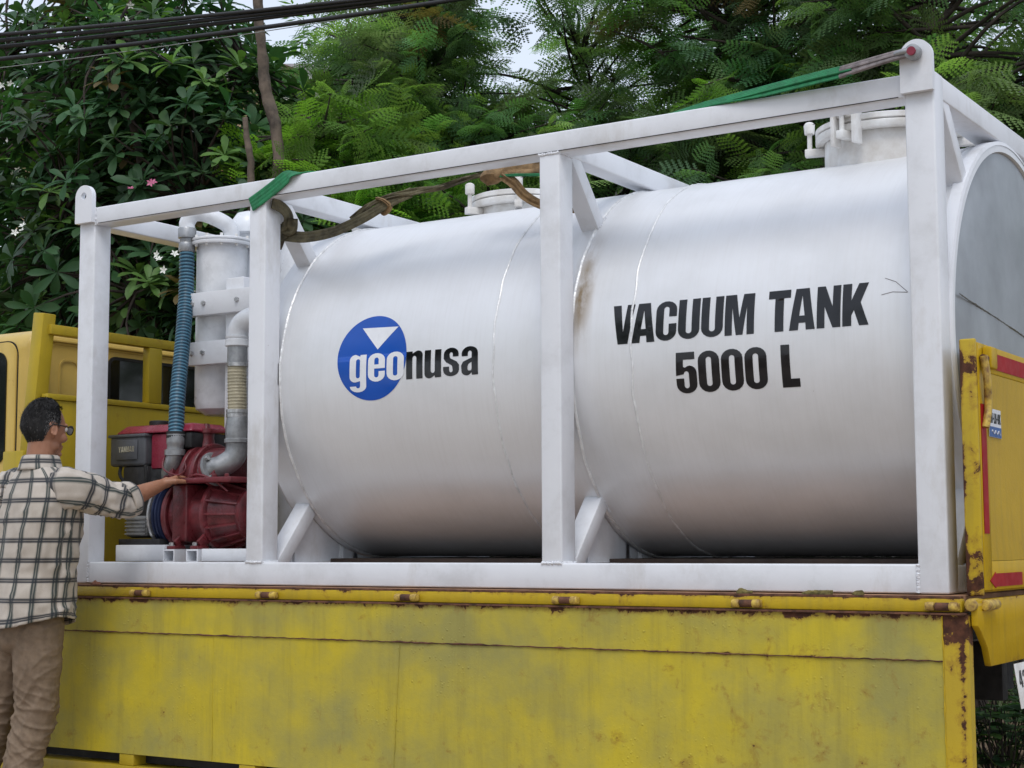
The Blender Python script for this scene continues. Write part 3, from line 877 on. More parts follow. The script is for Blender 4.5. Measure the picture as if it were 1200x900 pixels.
MB().lathe([(0.036, 1.545), (0.039, 1.55), (0.039, 1.585), (0.036, 1.59), (0.034, 1.592), (0.034, 1.61), (0.042, 1.612), (0.043, 1.655), (0.040, 1.66)], (0.236, 0.45, 0), 'Z', 28).build('upper_coupling', 'cast_grey', hose)
MB().tube(spline([(0.236, 0.45, 1.655), (0.237, 0.45, 1.69), (0.262, 0.465, 1.727), (0.305, 0.50, 1.727), (0.375, 0.555, 1.688), (0.40, 0.575, 1.65), (0.402, 0.577, 1.612)], 8), 0.037, 24).build('pipe_bend', 'pipe_white', hose)
MB().tube(spline([(0.419, 0.21, 0.665), (0.420, 0.208, 0.62), (0.414, 0.207, 0.56), (0.395, 0.210, 0.52), (0.37, 0.225, 0.49), (0.34, 0.26, 0.46)], 6), [0.041] * 7 + [0.037] * 24, 24).build('lower_coupling', 'cast_grey', hose)
for z in (0.668, 0.650):
    MB().lathe([(0.034, z - 0.006), (0.042, z - 0.006), (0.042, z + 0.006), (0.034, z + 0.006)], (0.4185, 0.21, 0), 'Z', 28).build('clamp', 'black_steel', hose)
MB().lathe([(0.040, 0.565), (0.046, 0.567), (0.046, 0.592), (0.040, 0.594)], (0.417, 0.208, 0), 'Z', 28).build('clamp', 'cast_grey', hose)

pipe = thing('discharge_pipe', 'grey pump elbow with a tan hose piece below a white bend behind the frame post', 'pipe', (0.70, 0.30, 0.5))
QX, QY = 0.700, 0.30
MB().tube(spline([(QX, QY, 1.06), (QX, QY, 1.10), (QX + 0.015, QY, 1.142), (QX + 0.058, QY + 0.01, 1.172), (QX + 0.11, QY + 0.03, 1.178), (QX + 0.20, QY + 0.08, 1.178)], 8), 0.046, 26).build('pipe_bend', 'pipe_white', pipe)
MB().lathe([(0.046, 1.046), (0.056, 1.050), (0.056, 1.076), (0.052, 1.080), (0.055, 1.084), (0.055, 1.092), (0.046, 1.094)], (QX, QY, 0), 'Z', 30).build('pipe_collar', 'pipe_white', pipe)
MB().cyl((QX, QY, 0.96), (QX, QY, 1.048), 0.045, n=26).build('upper_spigot', 'cast_grey', pipe)
ridged([(QX, QY, 0.985), (QX, QY, 0.90), (QX + 0.003, QY, 0.81), (QX + 0.004, QY, 0.735)], 0.042, 0.0145, 'tan_hose', 'hose_tan', 'hose_tan', pipe, 0.0016)
for z in (0.965, 0.757, 0.738):
    MB().lathe([(0.043, z - 0.008), (0.0485, z - 0.008), (0.0485, z + 0.008), (0.043, z + 0.008)], (QX + 0.002, QY, 0), 'Z', 28).build('clamp', 'bolt_steel', pipe)
MB().lathe([(0.044, 0.612), (0.057, 0.617), (0.057, 0.632), (0.051, 0.637), (0.053, 0.685), (0.048, 0.72), (0.045, 0.748)], (QX + 0.004, QY, 0), 'Z', 30).build('pipe_joint', 'cast_grey', pipe)
MB().tube(spline([(QX + 0.004, QY, 0.625), (QX + 0.003, QY, 0.585), (QX - 0.010, QY - 0.012, 0.545), (QX - 0.045, QY - 0.04, 0.515), (QX - 0.085, QY - 0.06, 0.500), (QX - 0.125, QY - 0.05, 0.492)], 8), 0.050, 26).build('elbow', 'cast_grey', pipe)
d = Vector((-0.90, 0.02, -0.28)).normalized()
c0 = Vector((QX - 0.072, QY - 0.055, 0.503))
MB().tube([c0, c0 + d * 0.016], 0.078, 26).build('elbow_flange', 'cast_grey', pipe, 0.003)
u = d.cross(Vector((0, 0, 1))).normalized(); v = d.cross(u)
for k in range(4):
    a = math.pi / 4 + math.pi / 2 * k
    q = c0 - d * 0.001 + (u * math.cos(a) + v * math.sin(a)) * 0.063
    MB().cyl(q, q - d * 0.014, 0.011, n=6).build('bolt', 'bolt_steel', pipe)
mbp = MB().tube([c0 + d * 0.017, c0 + d * 0.035], 0.076, 26)
mbp.build('pump_port', 'pump_red', pipe, 0.003)

# ================================================================== VACUUM PUMP
pump = thing('vacuum_pump', 'dark red cast vacuum pump with ribbed end cover beside the grey engine', 'pump', (0.52, 0.33, 0.148))
PY, PZ = 0.335, 0.30
def arch(x0, x1, r, ztop, zb=0.455):
    pts = [(PY + r * math.cos(t), zb + (ztop - zb) * math.sin(t)) for t in np.linspace(0, math.pi, 22)]
    return MB().prism(pts, lambda a, b, t: (x0 + t, a, b), x1 - x0)
arch(0.405, 0.66, 0.135, 0.60, 0.462).build('upper_casing', 'pump_red', pump, 0.004)
for xr in (0.400, 0.462, 0.524):
    arch(xr, xr + 0.026, 0.155, 0.622, 0.462).build('casing_rib', 'pump_red', pump, 0.006, 3)
MB().box(0.375, 0.80, PY - 0.178, PY + 0.178, 0.438, 0.462).build('split_flange', 'pump_red', pump, 0.005)
for k in range(6):
    for sy in (-1, 1):
        MB().lathe([(0.011, 0.4625), (0.011, 0.473), (0.006, 0.476)], (0.40 + 0.073 * k, PY + sy * 0.163, 0), 'Z', 6).build('bolt', 'pump_red', pump)
MB().lathe([(0.10, 0.385), (0.135, 0.39), (0.135, 0.60), (0.10, 0.605)], (0, PY, PZ), 'X', 40).build('lower_casing', 'pump_red', pump)
MB().box(0.425, 0.515, PY - 0.150, PY + 0.10, 0.18, 0.437).build('casing_block', 'pump_red', pump, 0.010, 3)
MB().lathe([(0.05, 0.355), (0.15, 0.358), (0.155, 0.362), (0.155, 0.378), (0.148, 0.384)], (0, PY, PZ), 'X', 44).build('drive_flange', 'pump_red', pump)
MB().lathe([(0.12, 0.60), (0.163, 0.603), (0.165, 0.61), (0.165, 0.628), (0.150, 0.634)], (0, PY, PZ), 'X', 44).build('cover_flange', 'pump_red', pump)
MB().lathe([(0.148, 0.63), (0.138, 0.66), (0.126, 0.72), (0.108, 0.775), (0.108, 0.782)], (0, PY, PZ), 'X', 44).build('end_cover', 'pump_red', pump)
MB().lathe([(0.114, 0.765), (0.118, 0.77), (0.118, 0.79), (0.104, 0.80), (0.08, 0.802), (0.078, 0.815), (0.070, 0.835), (0.03, 0.84)], (0, PY, PZ), 'X', 40).build('bearing_hub', 'pump_red', pump)
for k in range(16):
    a = 2 * math.pi * k / 16
    p0 = (0.628, PY + 0.150 * math.cos(a), PZ + 0.150 * math.sin(a))
    p1 = (0.775, PY + 0.112 * math.cos(a), PZ + 0.112 * math.sin(a))
    mb = MB()
    t = Vector((0, -math.sin(a), math.cos(a))) * 0.005
    o = Vector((0, math.cos(a), math.sin(a)))
    q = [Vector(p0) - o * 0.01, Vector(p1) - o * 0.01, Vector(p1) + o * 0.008, Vector(p0) + o * 0.014]
    mb.add([x - t for x in q] + [x + t for x in q], [(0, 1, 2, 3), (7, 6, 5, 4), (0, 4, 5, 1), (1, 5, 6, 2), (2, 6, 7, 3), (3, 7, 4, 0)])
    mb.build('cover_rib', 'pump_red', pump, 0.002)
for xa in (0.447, 0.587):
    for sy in (-1, 1):
        mb = MB()
        y0 = PY + sy * 0.06
        mb.obox((xa + 0.024, PY + sy * 0.07, 0.235), (xa + 0.024, PY + sy * 0.165, 0.163), 0.016, 0.05)
        mb.box(xa, xa + 0.048, min(PY + sy * 0.13, PY + sy * 0.20), max(PY + sy * 0.13, PY + sy * 0.20), 0.1485, 0.163)
        ft = mb.build('foot', 'pump_red', pump, 0.003)
        MB().lathe([(0.011, 0.1635), (0.011, 0.176), (0.006, 0.179)], (xa + 0.012, PY + sy * 0.182, 0), 'Z', 6).build('bolt', 'bolt_steel', ft)
MB().lathe([(0.050, 0.590), (0.042, 0.605), (0.034, 0.65), (0.036, 0.668), (0.044, 0.672), (0.044, 0.690), (0.018, 0.694), (0.012, 0.715)], (0.478, PY + 0.01, 0), 'Z', 24).build('oil_filler', 'pump_red', pump)
MB().box(0.515, 0.70, PY, PY + 0.025, 0.668, 0.686).build('tie_bar', 'pump_red', pump, 0.003)
mb = MB().cyl((0.405, PY - 0.03, 0.60), (0.405, PY - 0.03, 0.655), 0.012, n=10)
mb.cyl((0.36, PY - 0.03, 0.648), (0.45, PY - 0.03, 0.648), 0.008, n=8).cyl((0.405, PY - 0.075, 0.648), (0.405, PY + 0.015, 0.648), 0.008, n=8).ball((0.405, PY - 0.03, 0.665), 0.013, 8, 6)
plain('valve_rust', (0.20, 0.05, 0.03), 0.6, 0, 0.4, 30)
mb.build('valve_handle', 'valve_rust', pump)
MB().tube(spline([(0.385, PY - 0.10, 0.60), (0.382, PY - 0.16, 0.55), (0.41, PY - 0.185, 0.50), (0.50, PY - 0.19, 0.474), (0.54, PY - 0.185, 0.50), (0.52, PY - 0.17, 0.53)], 6), 0.004, 8).build('oil_line', 'pump_red', pump)
MB().tube(spline([(0.56, PY - 0.17, 0.466), (0.60, PY - 0.175, 0.475), (0.66, PY - 0.165, 0.46), (0.70, PY - 0.15, 0.435), (0.74, PY - 0.13, 0.40)], 6), 0.005, 8).build('oil_line', 'pump_red', pump)

# ================================================================== DIESEL ENGINE
eng = thing('diesel_engine', 'small diesel engine with grey front hopper and pinkish red fuel tank', 'engine', (0.2, 0.35, 0.168))
hop = MB().box(-0.005, 0.222, 0.215, 0.46, 0.528, 0.668).build('radiator_hopper', 'engine_grey', eng, 0.014, 3)
MB().box(0.045, 0.180, 0.2075, 0.214, 0.557, 0.648).build('name_panel', 'engine_grey', hop, 0.003)
glyph_mesh('lettering', layout('YANMAR', 0.062, 0.163, 0.592, 0.026, 0.08), lambda a, b: (a, 0.2060, b + (a - 0.11) * 0.02), 'silver_print', hop)
MB().box(-0.012, 0.228, 0.208, 0.47, 0.660, 0.6745).build('hopper_rim', 'engine_grey', hop, 0.005)
for yz in ((0.27, 0.565), (0.27, 0.63), (0.42, 0.565), (0.42, 0.63)):
    MB().lathe([(0.012, 0), (0.012, 0.008), (0.006, 0.011)], (0.2225, yz[0], yz[1]), 'X', 6).build('bolt', 'bolt_steel', hop)
tk = MB()
base = [(0.02, 0.225), (0.50, 0.225), (0.50, 0.50), (0.02, 0.50)]
tk.add([(0.015, 0.222, 0.676), (0.50, 0.222, 0.676), (0.50, 0.50, 0.676), (0.015, 0.50, 0.676), (0.055, 0.262, 0.716), (0.47, 0.262, 0.716), (0.47, 0.46, 0.716), (0.055, 0.46, 0.716)],
       [(3, 2, 1, 0), (4, 5, 6, 7), (0, 1, 5, 4), (1, 2, 6, 5), (2, 3, 7, 6), (3, 0, 4, 7)])
ft = tk.build('fuel_tank', 'engine_red', eng, 0.012, 3)
MB().lathe([(0.03, 0.714), (0.046, 0.716), (0.046, 0.738), (0.042, 0.742), (0.02, 0.744)], (0.165, 0.36, 0), 'Z', 28).build('filler_cap', 'engine_dark', ft)
MB().box(0.235, 0.36, 0.24, 0.47, 0.50, 0.672).build('cylinder_cover', 'engine_red', eng, 0.010)
MB().box(0.365, 0.49, 0.235, 0.47, 0.60, 0.672).build('rear_cover', 'engine_dark', eng, 0.010)
MB().box(0.10, 0.34, 0.24, 0.50, 0.20, 0.527).build('crankcase', 'engine_dark', eng, 0.012)
MB().box(0.075, 0.235, 0.222, 0.30, 0.40, 0.527).build('side_cover', 'engine_dark', eng, 0.012)
MB().box(0.105, 0.245, 0.215, 0.30, 0.205, 0.30).build('gear_case', 'cast_grey', eng, 0.012)
for k in range(5):
    MB().box(0.11, 0.24, 0.2085, 0.2145, 0.215 + 0.017 * k, 0.222 + 0.017 * k).build('cooling_fin', 'cast_grey', eng)
MB().box(0.09, 0.35, 0.19, 0.55, 0.1685, 0.195).build('mount', 'engine_dark', eng, 0.003)
MB().tube(spline([(0.05, 0.235, 0.53), (0.055, 0.225, 0.49), (0.08, 0.23, 0.46), (0.12, 0.24, 0.47)], 5), 0.008, 8).build('fuel_line', 'rubber', eng)
MB().tube(spline([(0.215, 0.23, 0.53), (0.225, 0.225, 0.48), (0.215, 0.23, 0.42), (0.19, 0.235, 0.37)], 5), 0.010, 8).build('water_hose', 'rubber', eng)
# belt pulleys between engine and pump
fw = MB().lathe([(0.02, 0.305), (0.09, 0.306), (0.11, 0.302), (0.152, 0.300), (0.158, 0.304), (0.158, 0.311), (0.145, 0.318), (0.158, 0.325), (0.158, 0.332), (0.145, 0.339), (0.158, 0.346), (0.152, 0.351), (0.10, 0.351), (0.09, 0.342), (0.02, 0.340)], (0, PY, PZ), 'X', 56).build('belt_pulley', 'pulley_blue', eng)
MB().lathe([(0.150, 0.2845), (0.166, 0.286), (0.166, 0.298), (0.150, 0.299)], (0, PY, PZ), 'X', 56, False).build('pulley_rim', 'bolt_steel', fw)
gd = MB().lathe([(0.02, 0.255), (0.19, 0.256), (0.196, 0.260), (0.196, 0.276), (0.188, 0.281)], (0, 0.40, 0.36), 'X', 56).build('flywheel', 'engine_dark', eng)

# ================================================================== SLINGS
def ribbon(path, width, thick, updir, ribs=3, twist=0.0, wave=0.0):
    """webbing strip with woven ridges along it; updir is its face normal hint, or a list of them"""
    P = spline(path, 10)
    m = len(P)
    mb = MB()
    cols = ribs * 4 + 1
    V = []
    ups = updir if isinstance(updir, list) else [updir] * len(path)
    for i, p in enumerate(P):
        t = (P[min(i + 1, m - 1)] - P[max(i - 1, 0)]).normalized()
        q = min(i / 10, len(ups) - 1.0001)
        a = int(q)
        up = Vector(ups[a]).lerp(Vector(ups[min(a + 1, len(ups) - 1)]), q - a)
        sd = t.cross(up).normalized()
        nn = sd.cross(t).normalized()
        ww = width * (1 - wave * 0.5 + wave * noise.noise(p * 6))
        for k in range(cols):
            f = k / (cols - 1)
            h = thick * (0.55 + 0.45 * abs(math.sin(math.pi * f * ribs)))
            h += wave * 0.02 * noise.noise(p * 9 + Vector((f * 3, 0, 0)))
            V.append(p + sd * (f - 0.5) * ww + nn * h)
        for k in range(cols):
            f = k / (cols - 1)
            h = -thick * 0.5 + wave * 0.02 * noise.noise(p * 9 + Vector((f * 3, 0, 0)))
            V.append(p + sd * (f - 0.5) * ww + nn * h)
    F = []
    c2 = cols * 2
    for i in range(m - 1):
        for k in range(cols - 1):
            a = i * c2 + k; b = (i + 1) * c2 + k
            F.append((a, a + 1, b + 1, b))
            a += cols; b += cols
            F.append((a, b, b + 1, a + 1))
        for k, s in ((0, 1), (cols - 1, -1)):
            a = i * c2 + k; b = (i + 1) * c2 + k
            F.append((a, b, b + cols, a + cols) if s == 1 else (a, a + cols, b + cols, b))
    mb.add(V, F)
    return mb
sl = thing('lifting_sling', 'green webbing sling with grey sleeved eye shackled to the rear lifting lug', 'lifting sling', (3.94, -0.03, 1.70))
ribbon([(3.725, -0.030, 1.743), (3.55, -0.018, 1.735), (3.35, 0.002, 1.724), (3.15, 0.022, 1.712), (2.98, 0.05, 1.706), (2.8, 0.09, 1.704), (2.65, 0.13, 1.69), (2.5, 0.20, 1.66)], 0.040, 0.005, [(0, -0.75, 0.66)] * 4 + [(0, -0.3, 1), (0, 0, 1), (0, 0.2, 1), (0, 0.4, 1)], 4).build('strap', 'sling_green', sl)
ribbon([(3.725, -0.036, 1.722), (3.55, -0.026, 1.712), (3.40, -0.012, 1.706), (3.25, 0.006, 1.704), (3.1, 0.03, 1.704)], 0.026, 0.004, [(0, -0.8, 0.6)] * 3 + [(0, -0.3, 1), (0, 0, 1)], 3).build('strap', 'sling_green', sl)
ribbon([(3.915, -0.040, 1.762), (3.86, -0.042, 1.757), (3.80, -0.038, 1.752), (3.68, -0.029, 1.741)], 0.028, 0.007, (0, -0.8, 0.6), 2).build('sleeve', 'sling_grey', sl)
ribbon([(3.915, -0.046, 1.748), (3.86, -0.048, 1.742), (3.80, -0.044, 1.735), (3.68, -0.035, 1.719)], 0.026, 0.007, (0, -0.8, 0.6), 2).build('sleeve', 'sling_grey', sl)
# shackle: bow and pin through the lug
MB().tube(spline([(3.937, -0.052, 1.756), (3.905, -0.054, 1.757), (3.880, -0.046, 1.756), (3.872, -0.030, 1.755)], 6), 0.010, 12).build('shackle_bow', 'cast_grey', sl)
MB().lathe([(0.013, -0.062), (0.026, -0.058), (0.026, -0.034), (0.013, -0.030)], (3.937, 0, 1.752), 'Y', 20).build('shackle_eye', 'cast_grey', sl)
MB().cyl((3.937, -0.070, 1.752), (3.937, 0.02, 1.752), 0.0145, n=16).build('shackle_pin', 'engine_red', sl)

sw = thing('strap_wrap', 'green ratchet strap folded over the top beam above the second post, olive webbing below', 'strap', (1.10, 0.0, 1.60))
ribbon([(1.40, 0.112, 1.690), (1.365, 0.085, 1.7055), (1.32, 0.040, 1.706), (1.265, 0.002, 1.703), (1.235, -0.0055, 1.690), (1.17, -0.006, 1.655), (1.10, -0.006, 1.622), (1.045, -0.006, 1.598)], 0.062, 0.004, [(0, 0.6, 0.8), (0, 0.1, 1), (0, 0, 1), (0, -0.6, 0.8), (0, -1, 0.1), (0, -1, 0), (0, -1, 0), (0, -1, 0)], 4).build('strap', 'sling_green', sw)
ribbon([(1.14, 0.02, 1.60), (1.145, 0.085, 1.585), (1.15, 0.115, 1.55), (1.128, 0.125, 1.50), (1.10, 0.135, 1.485), (1.12, 0.145, 1.480), (1.22, 0.15, 1.465), (1.36, 0.16, 1.475), (1.50, 0.18, 1.52), (1.62, 0.20, 1.575), (1.72, 0.22, 1.61)], 0.05, 0.005, [(1, -0.2, 0)] * 4 + [(0, -1, 0.3)] * 7, 3).build('webbing', 'webbing_dirty', sw)
ribbon([(1.10, 0.125, 1.53), (1.12, 0.13, 1.50), (1.15, 0.135, 1.50), (1.17, 0.12, 1.545)], 0.06, 0.012, (0.6, -1, 0), 2, wave=0.6).build('webbing_knot', 'webbing_dirty', sw)

rag = thing('knotted_webbing', 'frayed brown webbing knotted and draped over the tank beside the middle post', 'webbing', (2.0, 0.25, 1.60))
ribbon([(1.42, 0.20, 1.525), (1.52, 0.20, 1.575), (1.60, 0.205, 1.60), (1.72, 0.215, 1.607), (1.86, 0.22, 1.612), (2.02, 0.225, 1.635), (2.16, 0.23, 1.645)], 0.035, 0.006, (0, -1, 0.4), 3, wave=0.5).build('webbing', 'webbing_dirty', rag)
ribbon([(2.10, 0.22, 1.635), (2.18, 0.225, 1.65), (2.28, 0.23, 1.648), (2.36, 0.235, 1.63), (2.39, 0.24, 1.60)], 0.095, 0.006, (0, -1, 0.25), 3, wave=0.45).build('tail', 'webbing_brown', rag)
ribbon([(2.17, 0.215, 1.625), (2.22, 0.22, 1.585), (2.26, 0.235, 1.535), (2.32, 0.26, 1.495), (2.40, 0.28, 1.475), (2.47, 0.30, 1.47)], 0.062, 0.006, (0.3, -1, 0.1), 3, wave=0.45).build('tail', 'webbing_brown', rag)
ribbon([(2.38, 0.235, 1.625), (2.39, 0.235, 1.57), (2.385, 0.245, 1.52), (2.40, 0.26, 1.49)], 0.07, 0.005, (0, -1, 0), 2, wave=0.5).build('tail', 'webbing_brown', rag)
ribbon([(1.56, 0.195, 1.60), (1.60, 0.19, 1.585), (1.63, 0.195, 1.555), (1.59, 0.20, 1.53), (1.56, 0.205, 1.56)], 0.03, 0.006, (0, -1, 0.2), 2, wave=0.9).build('frayed_knot', 'webbing_brown', rag)
mb = MB().ball((2.12, 0.225, 1.63), (0.05, 0.035, 0.035), 14, 10)
mb.v = [tuple(Vector(p) + Vector((1, 1, 1)) * 0.016 * noise.noise(Vector(p) * 30)) for p in mb.v]
mb.build('knot', 'webbing_brown', rag)
ribbon([(2.14, 0.215, 1.622), (2.25, 0.21, 1.612), (2.40, 0.205, 1.592), (2.47, 0.21, 1.58)], 0.012, 0.004, (0, -1, 0.3), 2).build('green_cord', 'sling_green', rag)
ribbon([(2.56, 0.93, 1.618), (2.62, 0.95, 1.640), (2.68, 0.96, 1.628), (2.75, 0.98, 1.652), (2.82, 1.0, 1.640), (2.90, 1.02, 1.63)], 0.05, 0.005, (0, -0.8, 0.6), 3, wave=0.9).build('tail', 'webbing_brown', rag)

# ================================================================== TRUCK
truck = thing('dump_truck', 'yellow flatbed truck with drop side lowered, carrying the white tank frame', 'truck', (1.8, 0.85, GZ))
BF = -0.003
MB().box(-0.15, 4.04, -0.028, 1.728, -0.055, BF).build('bed_floor', 'bed_dirt', truck, 0.003)
MB().box(-0.15, 4.045, -0.066, -0.030, -0.054, -0.012).build('bed_rail', 'rail_yellow', truck, 0.004)
MB().box(-0.15, 4.045, 1.730, 1.766, -0.054, -0.012).build('bed_rail', 'rail_yellow', truck, 0.004)
MB().box(-0.15, 4.04, -0.064, -0.029, -0.0115, -0.0045).build('rail_cap', 'rust', truck)
# hinges along the rail
for hx in (0.507, 1.218, 1.919, 2.622, 3.324, 3.987):
    hg = MB().cyl((hx - 0.020, -0.083, -0.036), (hx + 0.024, -0.082, -0.036), 0.0125, n=16).build('hinge', 'rust', truck, 0.002)
    for s in (-1, 1):
        MB().lathe([(0.005, 0), (0.0130, 0.003), (0.0145, 0.008), (0.0145, 0.024), (0.0130, 0.029), (0.005, 0.032)], (hx + (s * 0.037 - 0.015), -0.082, -0.036), 'X', 16).build('knuckle', 'hinge_paint', hg)
    MB().box(hx - 0.055, hx + 0.055, -0.082, -0.070, -0.048, -0.024).build('hinge_leaf', 'hinge_paint', hg, 0.002)

# drop side hanging from the hinges
def plate_grid(x0, x1, z0, z1, y, thick, nx, nz, amp, seed):
    """sheet with gentle dents"""
    V, F = [], []
    for j in range(nz + 1):
        for i in range(nx + 1):
            x, z = x0 + (x1 - x0) * i / nx, z0 + (z1 - z0) * j / nz
            e = min(i, nx - i, j, nz - j)
            d = 0 if e == 0 else amp * noise.noise(Vector((x * 1.7, z * 2.3, seed))) + amp * 0.4 * noise.noise(Vector((x * 6, z * 6, seed + 5)))
            V.append((x, y + d, z))
    for j in range(nz):
        for i in range(nx):
            a = j * (nx + 1) + i
            F.append((a, a + 1, a + nx + 2, a + nx + 1))
    n0 = len(V)
    c = [(x0, y + thick, z0), (x1, y + thick, z0), (x1, y + thick, z1), (x0, y + thick, z1)]
    V += c
    F.append((n0 + 3, n0 + 2, n0 + 1, n0))
    bot = list(range(nx + 1)); top = [nz * (nx + 1) + i for i in range(nx + 1)]
    lef = [j * (nx + 1) for j in range(nz + 1)]; rig = [j * (nx + 1) + nx for j in range(nz + 1)]
    F.append(tuple(reversed(bot)) + (n0, n0 + 1)); F.append(tuple(top) + (n0 + 2, n0 + 3))
    F.append(tuple(lef) + (n0 + 3, n0)); F.append(tuple(reversed(rig)) + (n0 + 1, n0 + 2))
    return MB().add(V, F)
side = plate_grid(-0.24, 3.988, -0.716, -0.205, -0.0745, 0.028, 90, 14, 0.004, 1).build('drop_side', 'panel_yellow', truck, smooth=50)
plate_grid(-0.24, 3.985, -0.2035, -0.062, -0.0790, 0.032, 90, 5, 0.002, 4).build('top_band', 'panel_yellow', side, smooth=50)
plate_grid(3.9885, 4.068, -0.80, -0.062, -0.0780, 0.040, 3, 20, 0.0015, 7).build('edge_strip', 'rust_edge_yellow', side, smooth=50)
MB().box(-0.15, 4.06, -0.088, -0.048, -0.0615, -0.0555).build('top_lip', 'rust', side)
def rough_bead(p0, p1, r, n, mat, par):
    p0, p1 = Vector(p0), Vector(p1)
    pts = [p0.lerp(p1, k / n) + Vector((random.uniform(-1, 1), 0, random.uniform(-1, 1))) * r * 0.35 for k in range(n + 1)]
    return MB().tube(pts, [r * (0.35 + 1.1 * abs(noise.noise(Vector((k * 0.21, r * 99, p0.x))))) for k in range(n + 1)], 6).build('weld_seam', mat, par)
rough_bead((-0.2, -0.0785, -0.2045), (3.985, -0.0785, -0.2045), 0.0042, 260, 'rust', side)
rough_bead((1.885, -0.0762, -0.215), (1.855, -0.0762, -0.71), 0.0028, 60, 'panel_yellow', side)
rough_bead((3.9865, -0.0795, -0.065), (3.9865, -0.0785, -0.71), 0.003, 60, 'rail_yellow', side)
rough_bead((0.93, -0.0762, -0.215), (0.93, -0.0762, -0.71), 0.0022, 50, 'panel_yellow', side)
# stiffeners and lower rail of the bed frame
for x in (-0.28, 0.395, 1.075, 1.755, 2.435, 3.115, 3.80):
    mb = MB()
    mb.prism([(-0.072, -0.765), (-0.072, -0.7175), (0.02, -0.7175), (0.06, -0.765)], lambda u, v, t: (x + t, u, v), 0.085)
    mb.build('outrigger', 'body_yellow', truck, 0.003)
MB().box(-0.40, 3.97, -0.078, 0.30, -0.86, -0.766).build('lower_rail', 'body_yellow', truck, 0.004)
MB().box(-0.40, 3.97, -0.0, 0.06, -0.86 + 0.10, -0.72).build('shade_plate', 'black_steel', truck)  # black plate standing in for the shade of the void behind the outriggers
MB().box(-0.40, -0.262, -0.072, 0.06, -0.764, 0.60).build('corner_post', 'body_yellow', truck, 0.008)

# headboard and cab guard
hbd = MB().box(-0.185, -0.158, -0.03, 1.73, -0.001, 0.832).build('headboard', 'body_yellow', truck, 0.004)
MB().box(-0.195, -0.150, -0.03, 1.73, 0.833, 0.860).build('headboard_lip', 'body_yellow', hbd, 0.004)
for y in (0.60, 1.03):
    MB().box(-0.195, -0.150, y, y + 0.088, 0.861, 1.134).build('guard_bar', 'body_yellow', hbd, 0.004)
MB().box(-0.205, -0.150, -0.02, 1.72, 1.135, 1.180).build('guard_rail', 'body_yellow', hbd, 0.004)
for y in (-0.02, 1.72):
    MB().obox((-0.272, y, 0.55), (-0.196, y, 1.232), 0.075, 0.07, (0, 1, 0)).build('guard_post', 'body_yellow', hbd, 0.005)

# cab: rounded shell lofted along X
CY0, CY1, CX1, CZ1 = 0.03, 1.67, -0.325, 1.185
def rrect(y0, y1, z0, z1, r, n=7):
    o = []
    for cy, cz, a in ((y1 - r, z1 - r, 0), (y0 + r, z1 - r, 90), (y0 + r, z0 + r, 180), (y1 - r, z0 + r, 270)):
        for k in range(n + 1):
            t = math.radians(a + 90 * k / n)
            o.append((cy + r * math.cos(t), cz + r * math.sin(t)))
    return o
V, F = [], []
secs = [(CX1, 0.045), (CX1 - 0.012, 0.022), (CX1 - 0.045, 0.0), (-1.30, 0.0), (-1.42, 0.02), (-1.62, 0.16), (-1.86, 0.50), (-1.90, 0.55)]
for x, inset in secs:
    top = CZ1 - (inset if x < -1.3 else inset * 0.9)
    ii = inset if x > -1.3 else min(inset, 0.05)
    V += [(x, a, b) for a, b in rrect(CY0 + ii, CY1 - ii, -0.52 + (ii if x > -1 else 0), top, 0.10)]
n = 32
for j in range(len(secs) - 1):
    for k in range(n):
        F.append((j * n + k, j * n + (k + 1) % n, (j + 1) * n + (k + 1) % n, (j + 1) * n + k))
F.append(tuple(range(n))); F.append(tuple(reversed(range((len(secs) - 1) * n, len(secs) * n))))
cab = MB().add(V, F).build('cab', 'cab_yellow', truck, smooth=35)
# rear window with rubber gasket
def frame_ring(y0, y1, z0, z1, r, x, wd, th, name, mat, par):
    o, i = rrect(y0, y1, z0, z1, r), rrect(y0 + wd, y1 - wd, z0 + wd, z1 - wd, max(0.005, r - wd))
    m = len(o)
    V = [(x, a, b) for a, b in o] + [(x + th, a, b) for a, b in o] + [(x + th, a, b) for a, b in i] + [(x, a, b) for a, b in i]
    F = [(q * m + k, q * m + (k + 1) % m, ((q + 1) % 4) * m + (k + 1) % m, ((q + 1) % 4) * m + k) for q in range(4) for k in range(m)]
    return MB().add(V, F).build(name, mat, par)
wy0, wy1, wz0, wz1 = 0.488, 1.212, 0.845, 1.092
win = frame_ring(wy0, wy1, wz0, wz1, 0.05, CX1 + 0.001, 0.016, 0.010, 'rear_window', 'rubber', cab)
MB().prism(rrect(wy0 + 0.012, wy1 - 0.012, wz0 + 0.012, wz1 - 0.012, 0.04), lambda u, v, t: (CX1 + 0.002 + t, u, v), 0.004).build('pane', 'dark_glass', win)
# pressed ribs and seams on the back wall
for (a, b, z0, z1) in ((0.185, 0.305, 0.84, 1.05),):
    frame_ring(a, b, z0, z1, 0.04, CX1 + 0.0005, 0.010, 0.005, 'pressing', 'cab_yellow', cab)
frame_ring(0.115, 1.585, 0.50, 1.125, 0.06, CX1 + 0.0005, 0.008, 0.004, 'wall_swage', 'cab_yellow', cab)
MB().box(CX1 + 0.0005, CX1 + 0.014, 0.07, 1.63, 1.128, 1.140).build('drip_rail', 'cab_yellow', cab, 0.003)
MB().box(CX1 + 0.0005, CX1 + 0.005, 0.235, 0.285, 0.826, 0.834).build('vent_slot', 'rubber', cab)
